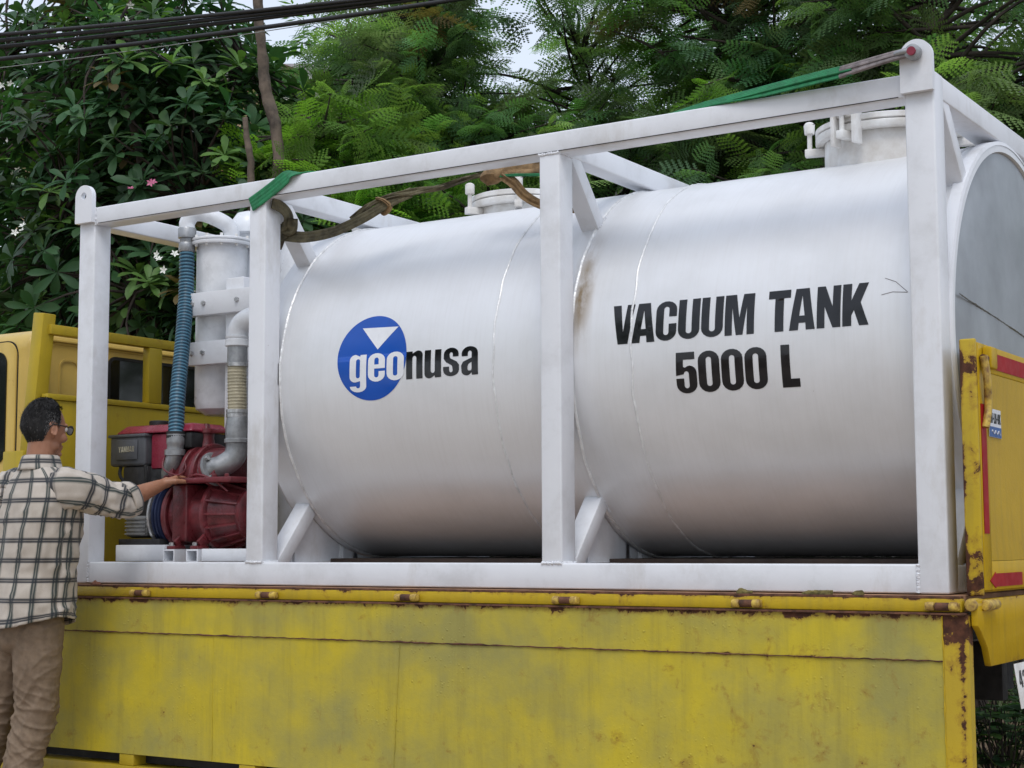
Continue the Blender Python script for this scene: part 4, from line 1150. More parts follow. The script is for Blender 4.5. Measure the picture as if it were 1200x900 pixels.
# near door with window, seam and handle
def side_ring(x0, x1, z0, z1, r, y, wd, th, name, mat, par):
    o, i = rrect(x0, x1, z0, z1, r), rrect(x0 + wd, x1 - wd, z0 + wd, z1 - wd, max(0.005, r - wd))
    m = len(o)
    V = [(a, y, b) for a, b in o] + [(a, y - th, b) for a, b in o] + [(a, y - th, b) for a, b in i] + [(a, y, b) for a, b in i]
    F = [(q * m + k, q * m + (k + 1) % m, ((q + 1) % 4) * m + (k + 1) % m, ((q + 1) % 4) * m + k) for q in range(4) for k in range(m)]
    return MB().add(V, F).build(name, mat, par)
for yy, sg in ((CY0, 1), (CY1, -1)):
    dr = MB().prism(rrect(-1.27, -0.432, -0.44, 1.125, 0.07), lambda u, v, t: (u, yy + sg * (0.004 - t), v), 0.014).build('door', 'cab_yellow', cab, 0.004)
    MB().prism(rrect(-1.276, -0.426, -0.446, 1.131, 0.075), lambda u, v, t: (u, yy + sg * (0.004 - t), v), 0.0065).build('door_gap', 'rubber', cab)
    MB().prism(rrect(-1.17, -0.492, 0.55, 1.08, 0.06), lambda u, v, t: (u, yy - sg * (0.0102 + t), v), 0.006).build('door_glass', 'dark_glass', dr)
    MB().prism(rrect(-0.60, -0.47, 0.36, 0.40, 0.015), lambda u, v, t: (u, yy - sg * (0.0102 + t), v), 0.02).build('door_handle', 'rubber', dr, 0.004)
# windscreen on the sloping front
MB().add([(-1.455, 0.14, 1.09), (-1.455, 1.56, 1.09), (-1.80, 1.56, 0.62), (-1.80, 0.14, 0.62), (-1.47, 0.14, 1.10), (-1.47, 1.56, 1.10), (-1.82, 1.56, 0.63), (-1.82, 0.14, 0.63)],
         [(0, 1, 2, 3), (7, 6, 5, 4), (0, 4, 5, 1), (1, 5, 6, 2), (2, 6, 7, 3), (3, 7, 4, 0)]).build('windscreen', 'dark_glass', cab)
# chassis, axles and wheels
for y in (0.42, 1.20):
    MB().box(-1.8, 3.80, y, y + 0.07, -0.44, -0.22).build('chassis_rail', 'black_steel', truck, 0.004)
for x in (0.3, 1.4, 2.5, 3.6):
    MB().box(x, x + 0.08, 0.01, 1.69, -0.215, -0.056).build('floor_bearer', 'black_steel', truck, 0.004)
def wheel(x, y, w):
    r = 0.375
    zc = GZ + r - 0.004
    ty = MB().lathe([(0.23, 0), (0.30, -0.006), (0.355, 0.006), (r, 0.03), (r, w - 0.03), (0.355, w - 0.006), (0.30, w + 0.006), (0.23, w)], (x, y, zc), 'Y', 44, False).build('wheel', 'rubber', truck)
    MB().lathe([(0.235, 0.005), (0.225, 0.02), (0.20, 0.05), (0.09, 0.045), (0.085, 0.015), (0.02, 0.012)], (x, y, zc), 'Y', 36).build('rim', 'cast_grey', ty)
for x, y in ((3.05, 0.10), (3.05, 1.38), (-1.15, 0.08), (-1.15, 1.40)):
    wheel(x, y, 0.22)
MB().cyl((3.05, 0.30, GZ + 0.371), (3.05, 1.40, GZ + 0.371), 0.07, n=16).build('axle', 'black_steel', truck)
for y in (0.02, 1.24):
    MB().box(3.70, 3.712, y, y + 0.42, -0.43, -0.225).build('darkening_sheet', 'rubber', truck)  # black sheets added to darken the gap below the tail

# ---- tailgate
GX = 4.100
gate = MB().box(4.048, 4.075, 0.004, 1.696, 0.004, 0.796).build('tailgate', 'gate_yellow', truck, 0.004)
plate_grid_end = MB().box(4.046, 4.0985, -0.016, 0.003, -0.004, 0.806)
plate_grid_end.build('gate_end', 'rust_edge_yellow', gate, 0.006, 3)
MB().box(4.046, 4.0985, 1.697, 1.716, -0.004, 0.806).build('gate_end', 'rust_edge_yellow', gate, 0.006, 3)
MB().box(4.0755, GX, 0.0035, 0.085, 0.012, 0.796).build('gate_stile', 'gate_yellow', gate, 0.004)
MB().box(4.0755, GX, 1.615, 1.6965, 0.012, 0.796).build('gate_stile', 'gate_yellow', gate, 0.004)
MB().box(4.0755, GX, 0.80, 0.90, 0.105, 0.705).build('gate_stile', 'gate_yellow', gate, 0.004)
MB().box(4.0755, GX, 0.0855, 1.6145, 0.706, 0.796).build('gate_rail', 'gate_yellow', gate, 0.004)
MB().box(4.0755, GX, 0.0855, 1.6145, 0.012, 0.104).build('gate_rail', 'gate_yellow', gate, 0.004)
for (a, b) in ((0.0856, 0.7995), (0.9005, 1.6144)):
    z0, z1, q, w = 0.1045, 0.7055, 0.17, 0.0755
    o = [(a, z0), (b, z0), (b, z1), (a, z1)]
    i = [(a + q, z0 + 0.10), (b - q, z0 + 0.10), (b - q, z1 - 0.10), (a + q, z1 - 0.10)]
    V = [(GX - 0.001, u, v) for u, v in o] + [(4.0925, u, v) for u, v in i]
    MB().add(V, [(0, 1, 5, 4), (1, 2, 6, 5), (2, 3, 7, 6), (3, 0, 4, 7), (4, 5, 6, 7)]).build('gate_panel', 'gate_yellow', gate, smooth=20)
# reflective tape, arrow, sticker
MB().box(GX + 0.0008, GX + 0.0025, 0.012, 0.064, 0.19, 0.60).build('reflective_tape', 'red_tape', gate)
MB().box(GX + 0.0008, GX + 0.0025, 0.13, 1.58, 0.722, 0.775).build('reflective_tape', 'red_tape', gate)
MB().prism([(0.055, 0.042), (0.115, 0.017), (0.115, 0.022), (0.42, 0.022), (0.42, 0.064), (0.115, 0.064), (0.115, 0.069)], lambda u, v, t: (GX + 0.0008 + t, u, v), 0.0017).build('tape_arrow', 'red_tape', gate)
st = MB().box(4.0880, 4.0895, 0.105, 0.285, 0.502, 0.592)
V = []
def on_bevel(u, v):      # the sticker lies on the left bevel of the pressing
    f = min(1.0, max(0.0, (u - 0.0856) / 0.17))
    return GX - 0.001 - f * (GX - 0.001 - 4.0925) + 0.0025
mbx = MB()
mbx.add([(on_bevel(u, v) + dx, u, v) for dx in (0, 0.001) for u, v in ((0.096, 0.500), (0.250, 0.500), (0.250, 0.592), (0.096, 0.592))], [(3, 2, 1, 0), (4, 5, 6, 7), (0, 1, 5, 4), (1, 2, 6, 5), (2, 3, 7, 6), (3, 0, 4, 7)])
stk = mbx.build('sticker', 'decal_white', gate)
mbx = MB()
mbx.add([(on_bevel(u, v) + 0.0022, u, v) for u, v in ((0.098, 0.501), (0.248, 0.501), (0.248, 0.534), (0.098, 0.534))], [(0, 1, 2, 3)])
mbx.build('sticker_band', 'sticker_blue', stk)
glyph_mesh('lettering', layout('GU-LN-0K', 0.104, 0.243, 0.545, 0.034, 0.07), lambda u, v: (on_bevel(u, v) + 0.0022, u, v), 'decal_black', stk)
MB().tube([(on_bevel(u, 0) + 0.004, u, 0.517 + 0.006 * math.sin(u * 160)) for u in np.linspace(0.118, 0.23, 26)], 0.0014, 5).build('script', 'decal_white', stk)
# latch block, hook rod and gate hinge
MB().box(GX + 0.0005, GX + 0.030, 0.050, 0.118, 0.715, 0.785).build('latch_block', 'gate_yellow', gate, 0.005)
MB().cyl((GX + 0.012, 0.016, 0.745), (GX + 0.012, 0.060, 0.745), 0.012, n=12).build('latch_pin', 'rust', gate)
MB().tube(spline([(GX + 0.014, 0.018, 0.752), (GX + 0.018, 0.024, 0.715), (GX + 0.022, 0.026, 0.67), (GX + 0.018, 0.040, 0.63), (GX + 0.016, 0.046, 0.59), (GX + 0.014, 0.034, 0.55), (GX + 0.010, 0.028, 0.525)], 6), 0.0125, 10).build('latch_rod', 'hinge_paint', gate)
MB().cyl((4.075, -0.075, -0.030), (4.075, 0.02, -0.030), 0.020, n=14).build('gate_hinge', 'hinge_paint', gate, 0.004)
MB().cyl((4.105, -0.02, -0.032), (4.105, 0.10, -0.032), 0.017, n=14).build('gate_hinge', 'hinge_paint', gate, 0.004)
# rear skirt of the bed with its slanted corner
MB().prism([(-0.062, -0.0145), (-0.062, -0.095), (-0.03, -0.115), (0.03, -0.165), (0.062, -0.225), (1.638, -0.225), (1.73, -0.115), (1.762, -0.095), (1.762, -0.0145)], lambda u, v, t: (4.072 + t, u, v), 0.022).build('rear_skirt', 'gate_yellow', truck, 0.003)
# number plate, only its edge shows
pl = MB().add([(4.10, 0.285, -0.232), (4.10, 0.70, -0.232), (4.12, 0.70, -0.375), (4.12, 0.285, -0.375), (4.102, 0.285, -0.232), (4.102, 0.70, -0.232), (4.122, 0.70, -0.375), (4.122, 0.285, -0.375)],
              [(0, 1, 2, 3), (7, 6, 5, 4), (0, 4, 5, 1), (1, 5, 6, 2), (2, 6, 7, 3), (3, 7, 4, 0)]).build('number_plate', 'chalk_white', truck)
glyph_mesh('lettering', layout('422', 0.31, 0.44, -0.31, 0.055, 0.12), lambda u, v: (4.1032 + 0.02 * (-0.232 - v) / 0.143, u, v), 'decal_black', pl)
for y in (0.40, 0.58):
    MB().box(4.085, 4.0985, y, y + 0.02, -0.30, -0.226).build('plate_stay', 'black_steel', pl)

# ---- moss and litter on the rail
for k, (x, w) in enumerate(((3.56, 0.055), (3.30, 0.03), (3.70, 0.02), (0.20, 0.03))):
    mb = MB().ball((x, -0.042, -0.004), (w, 0.016, 0.016), 16, 8)
    mb.v = [tuple(Vector(p) + Vector((0.4, 0.3, 1)) * 0.010 * noise.noise(Vector(p) * 60)) for p in mb.v]
    plain('moss_%d' % k, (0.16, 0.13, 0.04) if k != 3 else (0.30, 0.13, 0.08), 0.95, 0, 0.4, 60, 200, 0.8)
    o = mb.build('moss_clump' if k != 3 else 'brick_chip', 'moss_%d' % k)
    tag(o, ['dry yellowish moss clump lying on the bed rail by the rear post', 'small brown moss tuft on the bed rail left of the dry moss clump', 'tiny moss tuft on the bed rail next to the rear post foot', 'small reddish crumb on the rail below the front frame corner'][k], 'moss' if k != 3 else 'debris')

# ================================================================== PERSON
man = thing('person', 'man in a cream and black check shirt and brown trousers reaching to the red pump', 'person', (0.02, -0.36, GZ))

def remesh(mb, name, voxel, smooth_it, mat, parent, disp=None):
    """melt overlapping shapes into one continuous skin"""
    me = bpy.data.meshes.new(name)
    bm = bmesh.new()
    vs = [bm.verts.new(v) for v in mb.v]
    for f in mb.f:
        try: bm.faces.new([vs[i] for i in f])
        except ValueError: pass
    bmesh.ops.recalc_face_normals(bm, faces=bm.faces)
    bm.to_mesh(me); bm.free()
    o = bpy.data.objects.new(name, me)
    COL.objects.link(o)
    r = o.modifiers.new('r', 'REMESH'); r.mode = 'VOXEL'; r.voxel_size = voxel
    if smooth_it:
        s = o.modifiers.new('s', 'SMOOTH'); s.factor = 0.6; s.iterations = smooth_it
    dg = bpy.context.evaluated_depsgraph_get()
    out = bpy.data.meshes.new_from_object(o.evaluated_get(dg))
    bpy.data.objects.remove(o); bpy.data.meshes.remove(me)
    out.name = name
    if disp:
        nr = [v.normal.copy() for v in out.vertices]
        for v, n_ in zip(out.vertices, nr):
            v.co += n_ * disp(v.co)
    for p in out.polygons: p.use_smooth = True
    return link(name, out, mat, parent)

def capsule(mb, pts, rs, n=18):
    mb.tube(spline(pts, 5), [float(x) for x in np.interp(np.linspace(0, len(rs) - 1, (len(rs) - 1) * 5 + 1), range(len(rs)), rs)], n)
    mb.ball(pts[0], rs[0] * 0.98, n, 10); mb.ball(pts[-1], rs[-1] * 0.98, n, 10)

HC = Vector((0.222, -0.375, 0.662))                 # head centre
HR = Matrix.Rotation(math.radians(-10), 3, 'Z') @ Matrix.Rotation(math.radians(-4), 3, 'X')
def head_pt(th, ph, grow=0.0):
    """th from crown down, ph from the face direction (+Y) towards the right ear (+X)"""
    x = math.sin(th) * math.sin(ph); y = math.sin(th) * math.cos(ph); z = math.cos(th)
    P = Vector((x * 0.0745, y * 0.094, z * 0.122))
    if z < 0:
        t = -z
        P.x *= 1 - 0.30 * t ** 1.5
        if y < 0:
            P.y *= 1 - 0.50 * t
        else:
            P.y *= 1 + 0.02 * t
        P.z *= 1.0 - 0.05 * t
    if y < 0 and z > -0.2:
        P.y *= 1.06
    if y > 0 and z > 0.2:
        P.y *= 1 - 0.10 * (z - 0.2)
    d = P.normalized()
    return P + d * grow
mb = MB()
n, m = 48, 32
V = [HC + HR @ head_pt(math.pi * i / m, 2 * math.pi * k / n) for i in range(m + 1) for k in range(n)]
F = [(i * n + k, (i + 1) * n + k, (i + 1) * n + (k + 1) % n, i * n + (k + 1) % n) for i in range(m) for k in range(n)]
mb.add(V, F)
def hl(x, y, z): return HC + HR @ Vector((x, y, z))
# nose, brow, lips, chin, cheeks, ears
mb.tube([hl(0, 0.088, 0.012), hl(0, 0.098, -0.018), hl(0, 0.105, -0.034), hl(0, 0.094, -0.044)], [0.008, 0.011, 0.014, 0.010], 12)
for s in (-1, 1):
    mb.ball(hl(s * 0.012, 0.096, -0.040), 0.009, 10, 8)
    mb.ball(hl(s * 0.032, 0.077, 0.020), (0.022, 0.012, 0.008), 12, 8)
    mb.ball(hl(s * 0.042, 0.066, -0.035), (0.022, 0.022, 0.022), 12, 8)
    mb.ball(hl(s * 0.045, 0.028, -0.075), (0.018, 0.028, 0.022), 12, 8)
    # ear: rim, bowl and lobe
    mb.tube([hl(s * (0.079 + 0.010 * math.sin(t) + 0.004), 0.000 - 0.017 * math.cos(t) - 0.004, -0.012 + 0.029 * math.sin(t) * -1 + 0.008) for t in np.linspace(0.6, 2 * math.pi - 0.5, 20)], 0.0052, 8)
    mb.ball(hl(s * 0.078, -0.002, -0.008), (0.009, 0.014, 0.022), 12, 8)
    mb.ball(hl(s * 0.078, 0.006, -0.036), (0.007, 0.009, 0.010), 10, 8)
mb.ball(hl(0, 0.082, -0.068), (0.022, 0.012, 0.007), 12, 8)
mb.ball(hl(0, 0.081, -0.080), (0.020, 0.012, 0.007), 12, 8)
mb.ball(hl(0, 0.072, -0.103), (0.026, 0.020, 0.015), 12, 8)
capsule(mb, [(0.222, -0.385, 0.44), (0.222, -0.392, 0.52), (0.223, -0.382, 0.60)], [0.066, 0.058, 0.060])
# trunk under the shirt, legs under the trousers
mb.ball((0.205, -0.37, 0.32), (0.165, 0.10, 0.16), 24, 16)
mb.ball((0.17, -0.365, 0.08), (0.145, 0.095, 0.22), 24, 16)
mb.ball((0.13, -0.36, -0.14), (0.145, 0.10, 0.12), 24, 16)
HIPR, KNR, ANR = (0.200, -0.365, -0.18), (0.172, -0.335, -0.53), (0.105, -0.375, -0.88)
HIPL, KNL, ANL = (0.045, -0.36, -0.18), (-0.065, -0.345, -0.53), (-0.135, -0.39, -0.88)
for a, b, c in ((HIPR, KNR, ANR), (HIPL, KNL, ANL)):
    capsule(mb, [a, b, c], [0.075, 0.052, 0.036])
# right arm: straight out to the pump
SHR, ELR, WRR = Vector((0.395, -0.385, 0.405)), Vector((0.463, -0.150, 0.352)), Vector((0.462, 0.075, 0.428))
capsule(mb, [(0.30, -0.38, 0.40), SHR, (SHR + ELR) / 2, ELR], [0.07, 0.060, 0.048, 0.041])
capsule(mb, [ELR, ELR.lerp(WRR, 0.35), ELR.lerp(WRR, 0.75), WRR], [0.041, 0.043, 0.033, 0.0265])
# left arm, hanging
SHL, ELL, WRL = Vector((0.035, -0.375, 0.405)), Vector((-0.045, -0.40, 0.13)), Vector((-0.035, -0.27, -0.09))
capsule(mb, [(0.13, -0.38, 0.40), SHL, (SHL + ELL) / 2, ELL], [0.07, 0.060, 0.048, 0.041])
capsule(mb, [ELL, ELL.lerp(WRL, 0.35), ELL.lerp(WRL, 0.75), WRL], [0.041, 0.043, 0.033, 0.0265])
def hand(mb, wr, fwd, nrm, thumb, curl):
    """palm plus five bent fingers; nrm points out of the back of the hand"""
    fwd = fwd.normalized(); sd = fwd.cross(nrm).normalized(); nrm = sd.cross(fwd).normalized()
    k0 = wr + fwd * 0.085
    mb.tube([wr - fwd * 0.01, wr + fwd * 0.02, wr + fwd * 0.05], [0.024, 0.024, 0.025], 14)
    for q in (-0.030, -0.010, 0.010, 0.030):
        mb.tube([wr + fwd * 0.01 + sd * q * 0.45, wr + fwd * 0.05 + sd * q * 0.85, k0 + sd * q], [0.015, 0.0145, 0.0115], 12)
        mb.ball(k0 + sd * q, 0.0115, 12, 8)
    for q, ln in ((-0.030, 0.066), (-0.010, 0.078), (0.010, 0.083), (0.030, 0.074)):
        p = k0 + sd * q
        d = fwd.copy()
        pts, rs = [p], [0.0105]
        for seg, (f, r) in enumerate(((0.44, 0.0098), (0.31, 0.0090), (0.25, 0.0078))):
            d = (d * math.cos(curl) - nrm * math.sin(curl)).normalized()
            p = p + d * ln * f
            pts.append(p); rs.append(r)
        mb.tube(pts, rs, 10); mb.ball(pts[-1], rs[-1], 10, 8)
        for a, b in zip(pts[1:-1], rs[1:-1]): mb.ball(a, b * 1.03, 10, 8)
    t0 = wr + fwd * 0.025 + sd * thumb * 0.018
    d1 = (fwd * 0.62 + sd * thumb * 0.70 - nrm * 0.35).normalized()
    d2 = (fwd * 0.90 + sd * thumb * 0.25 - nrm * 0.45).normalized()
    mb.tube([t0, t0 + d1 * 0.042, t0 + d1 * 0.042 + d2 * 0.032, t0 + d1 * 0.042 + d2 * 0.056], [0.016, 0.0125, 0.0108, 0.0088], 12)
    mb.ball(t0 + d1 * 0.042 + d2 * 0.056, 0.0088, 10, 8)
hand(mb, WRR, Vector((0.02, 0.93, 0.32)), Vector((-0.35, -0.30, 0.90)), 1, 0.42)
hand(mb, WRL, Vector((0.1, 0.35, -0.93)), Vector((-1, 0.1, -0.1)), -1, 0.30)
body = remesh(mb, 'body', 0.0048, 3, 'skin', man)

# eyes and glasses
plain('eye_white', (0.75, 0.72, 0.68), 0.25, 0, 0.05)
for s in (-1, 1):
    MB().ball(hl(s * 0.031, 0.082, 0.004), 0.0125, 14, 10).build('eye', 'eye_white', man)
    MB().ball(hl(s * 0.031, 0.0915, 0.004), (0.006, 0.004, 0.006), 12, 8).build('iris', 'hair_black', man)
mb = MB()
for s in (-1, 1):
    loop = [hl(s * (0.036 + 0.026 * math.cos(t)), 0.108 - 0.004 * abs(math.cos(t)), 0.002 + 0.019 * math.sin(t)) for t in np.linspace(0, 2 * math.pi, 25)[:-1]]
    mb.tube(loop, 0.0022, 6, closed=True)
    mb.tube([hl(s * 0.062, 0.104, 0.008), hl(s * 0.078, 0.085, 0.010), hl(s * 0.083, 0.03, 0.012), hl(s * 0.084, -0.006, 0.014), hl(s * 0.082, -0.026, -0.004)], 0.0024, 6)
mb.tube([hl(-0.010, 0.110, 0.004), hl(0, 0.113, 0.007), hl(0.010, 0.110, 0.004)], 0.002, 6)
gl = mb.build('glasses', 'hair_black', man)
for s in (-1, 1):
    MB().add([hl(s * (0.036 + 0.025 * math.cos(t)), 0.108 - 0.004 * abs(math.cos(t)) + dy, 0.002 + 0.018 * math.sin(t)) for dy in (0, 0.0015) for t in np.linspace(0, 2 * math.pi, 25)[:-1]],
             [tuple(range(24)), tuple(reversed(range(24, 48)))]).build('lens', 'lens_glass', gl)

# hair: close-cropped cap plus short strands
def hair_mask(th, ph):
    """1 where hair grows; ph 0 = face"""
    a = abs(ph if ph <= math.pi else ph - 2 * math.pi)      # 0 face .. pi nape
    low = np.interp(a, [0, 0.55, 0.95, 1.25, 1.50, 1.75, 2.1, math.pi], [0.80, 0.84, 0.98, 1.62, 1.42, 1.70, 2.18, 2.26])
    return th < low
mb = MB()
n, m = 90, 60
idx = {}
V, F = [], []
for i in range(m + 1):
    th = math.pi * i / m
    for k in range(n):
        ph = 2 * math.pi * k / n
        P = head_pt(th, ph, 0)
        a = abs(ph if ph <= math.pi else ph - 2 * math.pi)
        low = np.interp(a, [0, 0.55, 0.95, 1.25, 1.50, 1.75, 2.1, math.pi], [0.80, 0.84, 0.98, 1.62, 1.42, 1.70, 2.18, 2.26])
        g = np.clip((low - th) * 3.0, 0, 1)
        hgt = -0.004 + g * (0.008 + 0.008 * max(0, math.cos(th))) + 0.002 * g * noise.noise(P * 60)
        idx[i, k] = len(V)
        V.append(HC + HR @ head_pt(th, ph, hgt))
for i in range(m):
    if math.pi * i / m > 2.4: break
    for k in range(n):
        F.append((idx[i, k], idx[i + 1, k], idx[i + 1, (k + 1) % n], idx[i, (k + 1) % n]))
hair = mb.add(V, F).build('hair', 'hair_black', man, smooth=80)
VV, TT, c = [], [], 0
VG, TG, cg = [], [], 0
for _ in range(14000):
    th = math.acos(random.uniform(-0.7, 1)); ph = random.uniform(0, 2 * math.pi)
    if not hair_mask(th + 0.06, ph): continue
    a = abs(ph if ph <= math.pi else ph - 2 * math.pi)
    p = HC + HR @ head_pt(th, ph, 0.003 + 0.006 * max(0, math.cos(th)))
    nrm = (HR @ head_pt(th, ph)).normalized()
    comb = HR @ Vector((0.15 * (1 if ph < math.pi else -1), -0.5, -0.9 if th > 0.7 else -0.1))
    ln = random.uniform(0.013, 0.022) * (1.0 if th < 1.2 else 0.7)
    comb = (comb - nrm * comb.dot(nrm)).normalized()
    dv = (nrm * 0.22 + comb + Vector((random.gauss(0, .14), random.gauss(0, .14), random.gauss(0, .14)))).normalized()
    sd = dv.cross(nrm).normalized() * 0.0011
    tri = [p - sd, p + sd, p + dv * ln]
    grey = random.random() < (0.36 if (0.95 < a < 1.9 and th > 1.0) else 0.025)
    if grey:
        VG += tri; TG.append((cg, cg + 1, cg + 2)); cg += 3
    else:
        VV += tri; TT.append((c, c + 1, c + 2)); c += 3
fast_mesh('hair_strands', np.array([tuple(v) for v in VV]), TT, 'hair_black', hair)
fast_mesh('grey_strands', np.array([tuple(v) for v in VG]), TG, 'hair_grey', hair)

# trousers: one skin, pushed into folds
mb = MB()
mb.ball((0.128, -0.36, -0.145), (0.172, 0.128, 0.13), 28, 16)
capsule(mb, [HIPR, (0.190, -0.352, -0.36), KNR, (0.140, -0.36, -0.70), (0.108, -0.378, -0.885)], [0.108, 0.096, 0.083, 0.078, 0.074])
capsule(mb, [HIPL, (-0.008, -0.355, -0.36), KNL, (-0.100, -0.372, -0.70), (-0.133, -0.392, -0.885)], [0.108, 0.096, 0.083, 0.078, 0.074])
mb.ball((0.122, -0.40, -0.20), (0.14, 0.085, 0.09), 20, 12)
def fold(co):
    z = co.z
    kn = math.exp(-((z + 0.58) / 0.13) ** 2) + 0.9 * math.exp(-((z + 0.86) / 0.10) ** 2) + 0.35
    a = noise.noise(Vector((co.x * 5, co.y * 5, z * 26 + co.x * 20))) * 0.0085 * kn
    b = noise.noise(Vector((co.x * 9 + 4, co.y * 9, z * 9 - co.x * 14))) * 0.009
    r1 = (1 - abs(noise.noise(Vector((co.x * 7 + z * 6, co.y * 7, z * 15 - co.x * 16))))) ** 6
    r2 = (1 - abs(noise.noise(Vector((co.x * 6 + 9, co.y * 6 - z * 5, z * 22 + co.x * 12))))) ** 7
    return a * 0.45 + b * 0.7 + 0.008 * r1 * (0.4 + 0.5 * kn) + 0.007 * r2 * kn
tro = remesh(mb, 'trousers', 0.006, 4, 'trousers_brown', man, fold)
MB().tube([(0.222, -0.295, -0.13), (0.285, -0.405, -0.255)], [0.004, 0.003], 6).build('pocket_seam', 'trousers_brown', tro)
mb = MB()
n = 40
for k in range(n):
    a0, a1 = 2 * math.pi * k / n, 2 * math.pi * (k + 1) / n
    q = []
    for z in (-0.115, -0.080):
        for rr in (1.0, 0.97):
            for a in (a0, a1):
                q.append((0.135 + 0.170 * rr * math.cos(a), -0.36 + 0.127 * rr * math.sin(a), z))
    mb.add(q, [(0, 1, 5, 4), (2, 6, 7, 3), (4, 5, 7, 6), (0, 2, 3, 1)])
mb.build('belt', 'belt_black', man)
for (x, y, z) in (ANR, ANL):
    mb = MB()
    mb.ball((x, y - 0.01, GZ + 0.055), (0.042, 0.055, 0.052), 16, 10)
    mb.ball((x, y + 0.075, GZ + 0.040), (0.044, 0.090, 0.036), 16, 10)
    mb.ball((x, y + 0.14, GZ + 0.034), (0.042, 0.05, 0.028), 16, 10)
    mb.box(x - 0.040, x + 0.040, y - 0.06, y + 0.17, GZ + 0.004, GZ + 0.022)
    remesh(mb, 'shoe', 0.006, 3, 'shoe_leather', man)

# shirt panels with cloth-metre UVs so the checks follow the cloth
def cloth(name, rings, mat, parent, fold, closed=True, n=72, uoff=0.0, thick=0.0):
    """rings: (centre, xdir, ydir, rx, ry, v). Angle 0 = xdir."""
    V, UV = [], []
    per = np.mean([2 * math.pi * math.sqrt((r[3] ** 2 + r[4] ** 2) / 2) for r in rings])
    for (c, xd, yd, rx, ry, vv) in rings:
        for k in range(n + 1):
            a = 2 * math.pi * k / n
            ca, sa = math.cos(a), math.sin(a)
            e = 2 / 2.35
            px = math.copysign(abs(ca) ** e, ca) * rx; py = math.copysign(abs(sa) ** e, sa) * ry
            P = Vector(c) + Vector(xd) * px + Vector(yd) * py
            nrm = (Vector(xd) * ca / rx + Vector(yd) * sa / ry).normalized()
            P += nrm * fold(P, a if k < n else 0.0, vv)
            V.append(P); UV.append((per * k / n + uoff, vv))
    F = []
    w = n + 1
    for j in range(len(rings) - 1):
        for k in range(n):
            F.append((j * w + k, j * w + k + 1, (j + 1) * w + k + 1, (j + 1) * w + k))
    me = bpy.data.meshes.new(name)
    me.from_pydata([tuple(v) for v in V], [], F)
    uvl = me.uv_layers.new(name='UVMap')
    for lp in me.loops:
        uvl.data[lp.index].uv = UV[lp.vertex_index]
    for p in me.polygons: p.use_smooth = True
    o = link(name, me, mat, parent)
    s = o.modifiers.new('solid', 'SOLIDIFY'); s.thickness = 0.003; s.offset = -1
    return o
def resample(keys, n):
    """smooth interpolation of a ring table"""
    keys = np.array(keys, float)
    t = np.linspace(0, len(keys) - 1, n)
    out = []
    for q in t:
        i = min(int(q), len(keys) - 2); f = q - i; f = f * f * (3 - 2 * f) * 0.5 + f * 0.5
        out.append(keys[i] * (1 - f) + keys[i + 1] * f)
    return out
ty = math.radians(-8)
XD, YD = Vector((math.cos(ty), math.sin(ty), 0)), Vector((-math.sin(ty), math.cos(ty), 0))
# z, cx, cy, rx, ry
TK = [(-0.168, 0.140, -0.360, 0.204, 0.160), (-0.06, 0.150, -0.362, 0.192, 0.146), (0.06, 0.165, -0.364, 0.186, 0.138), (0.18, 0.185, -0.368, 0.196, 0.138), (0.29, 0.205, -0.372, 0.206, 0.134),
      (0.365, 0.215, -0.376, 0.206, 0.122), (0.415, 0.220, -0.380, 0.190, 0.108), (0.450, 0.222, -0.383, 0.160, 0.095), (0.478, 0.222, -0.386, 0.120, 0.082), (0.500, 0.222, -0.388, 0.085, 0.075)]
def tfold(P, a, v):
    low = max(0, 1 - (v + 0.17) / 0.5)
    f = 0.010 * low * noise.noise(Vector((math.cos(a) * 3.2, math.sin(a) * 3.2, v * 2.0)))
    f += 0.012 * noise.noise(Vector((math.cos(a) * 2 + v * 3.5, math.sin(a) * 2, v * 5 + math.cos(a) * 2.2)))
    f += 0.014 * (1 - abs(noise.noise(Vector((math.cos(a) * 2.6 + v * 5, math.sin(a) * 2.6, v * 4 + math.cos(a) * 1.5))))) ** 7
    f += 0.010 * (1 - abs(noise.noise(Vector((math.cos(a) * 3.4 - v * 4, math.sin(a) * 3.4 + 5, v * 7))))) ** 8
    return f * min(1, max(0, (0.46 - v) * 6))
rings = []
for z, cx, cy, rx, ry in resample(TK, 60):
    rings.append(((cx, cy, z), XD, YD, rx, ry, z))
shirt = cloth('shirt', rings, 'plaid_cloth', man, tfold, uoff=0.015)
# shirt tail: hem dips at front and back, rises at the sides
for v in shirt.data.vertices:
    k = max(0, 1 - (v.co.z + 0.17) / 0.10)
    if k > 0 and v.co.z < 0:
        dx = (v.co.x - 0.14) / 0.20
        v.co.z += k * (0.040 * dx * dx - 0.008)
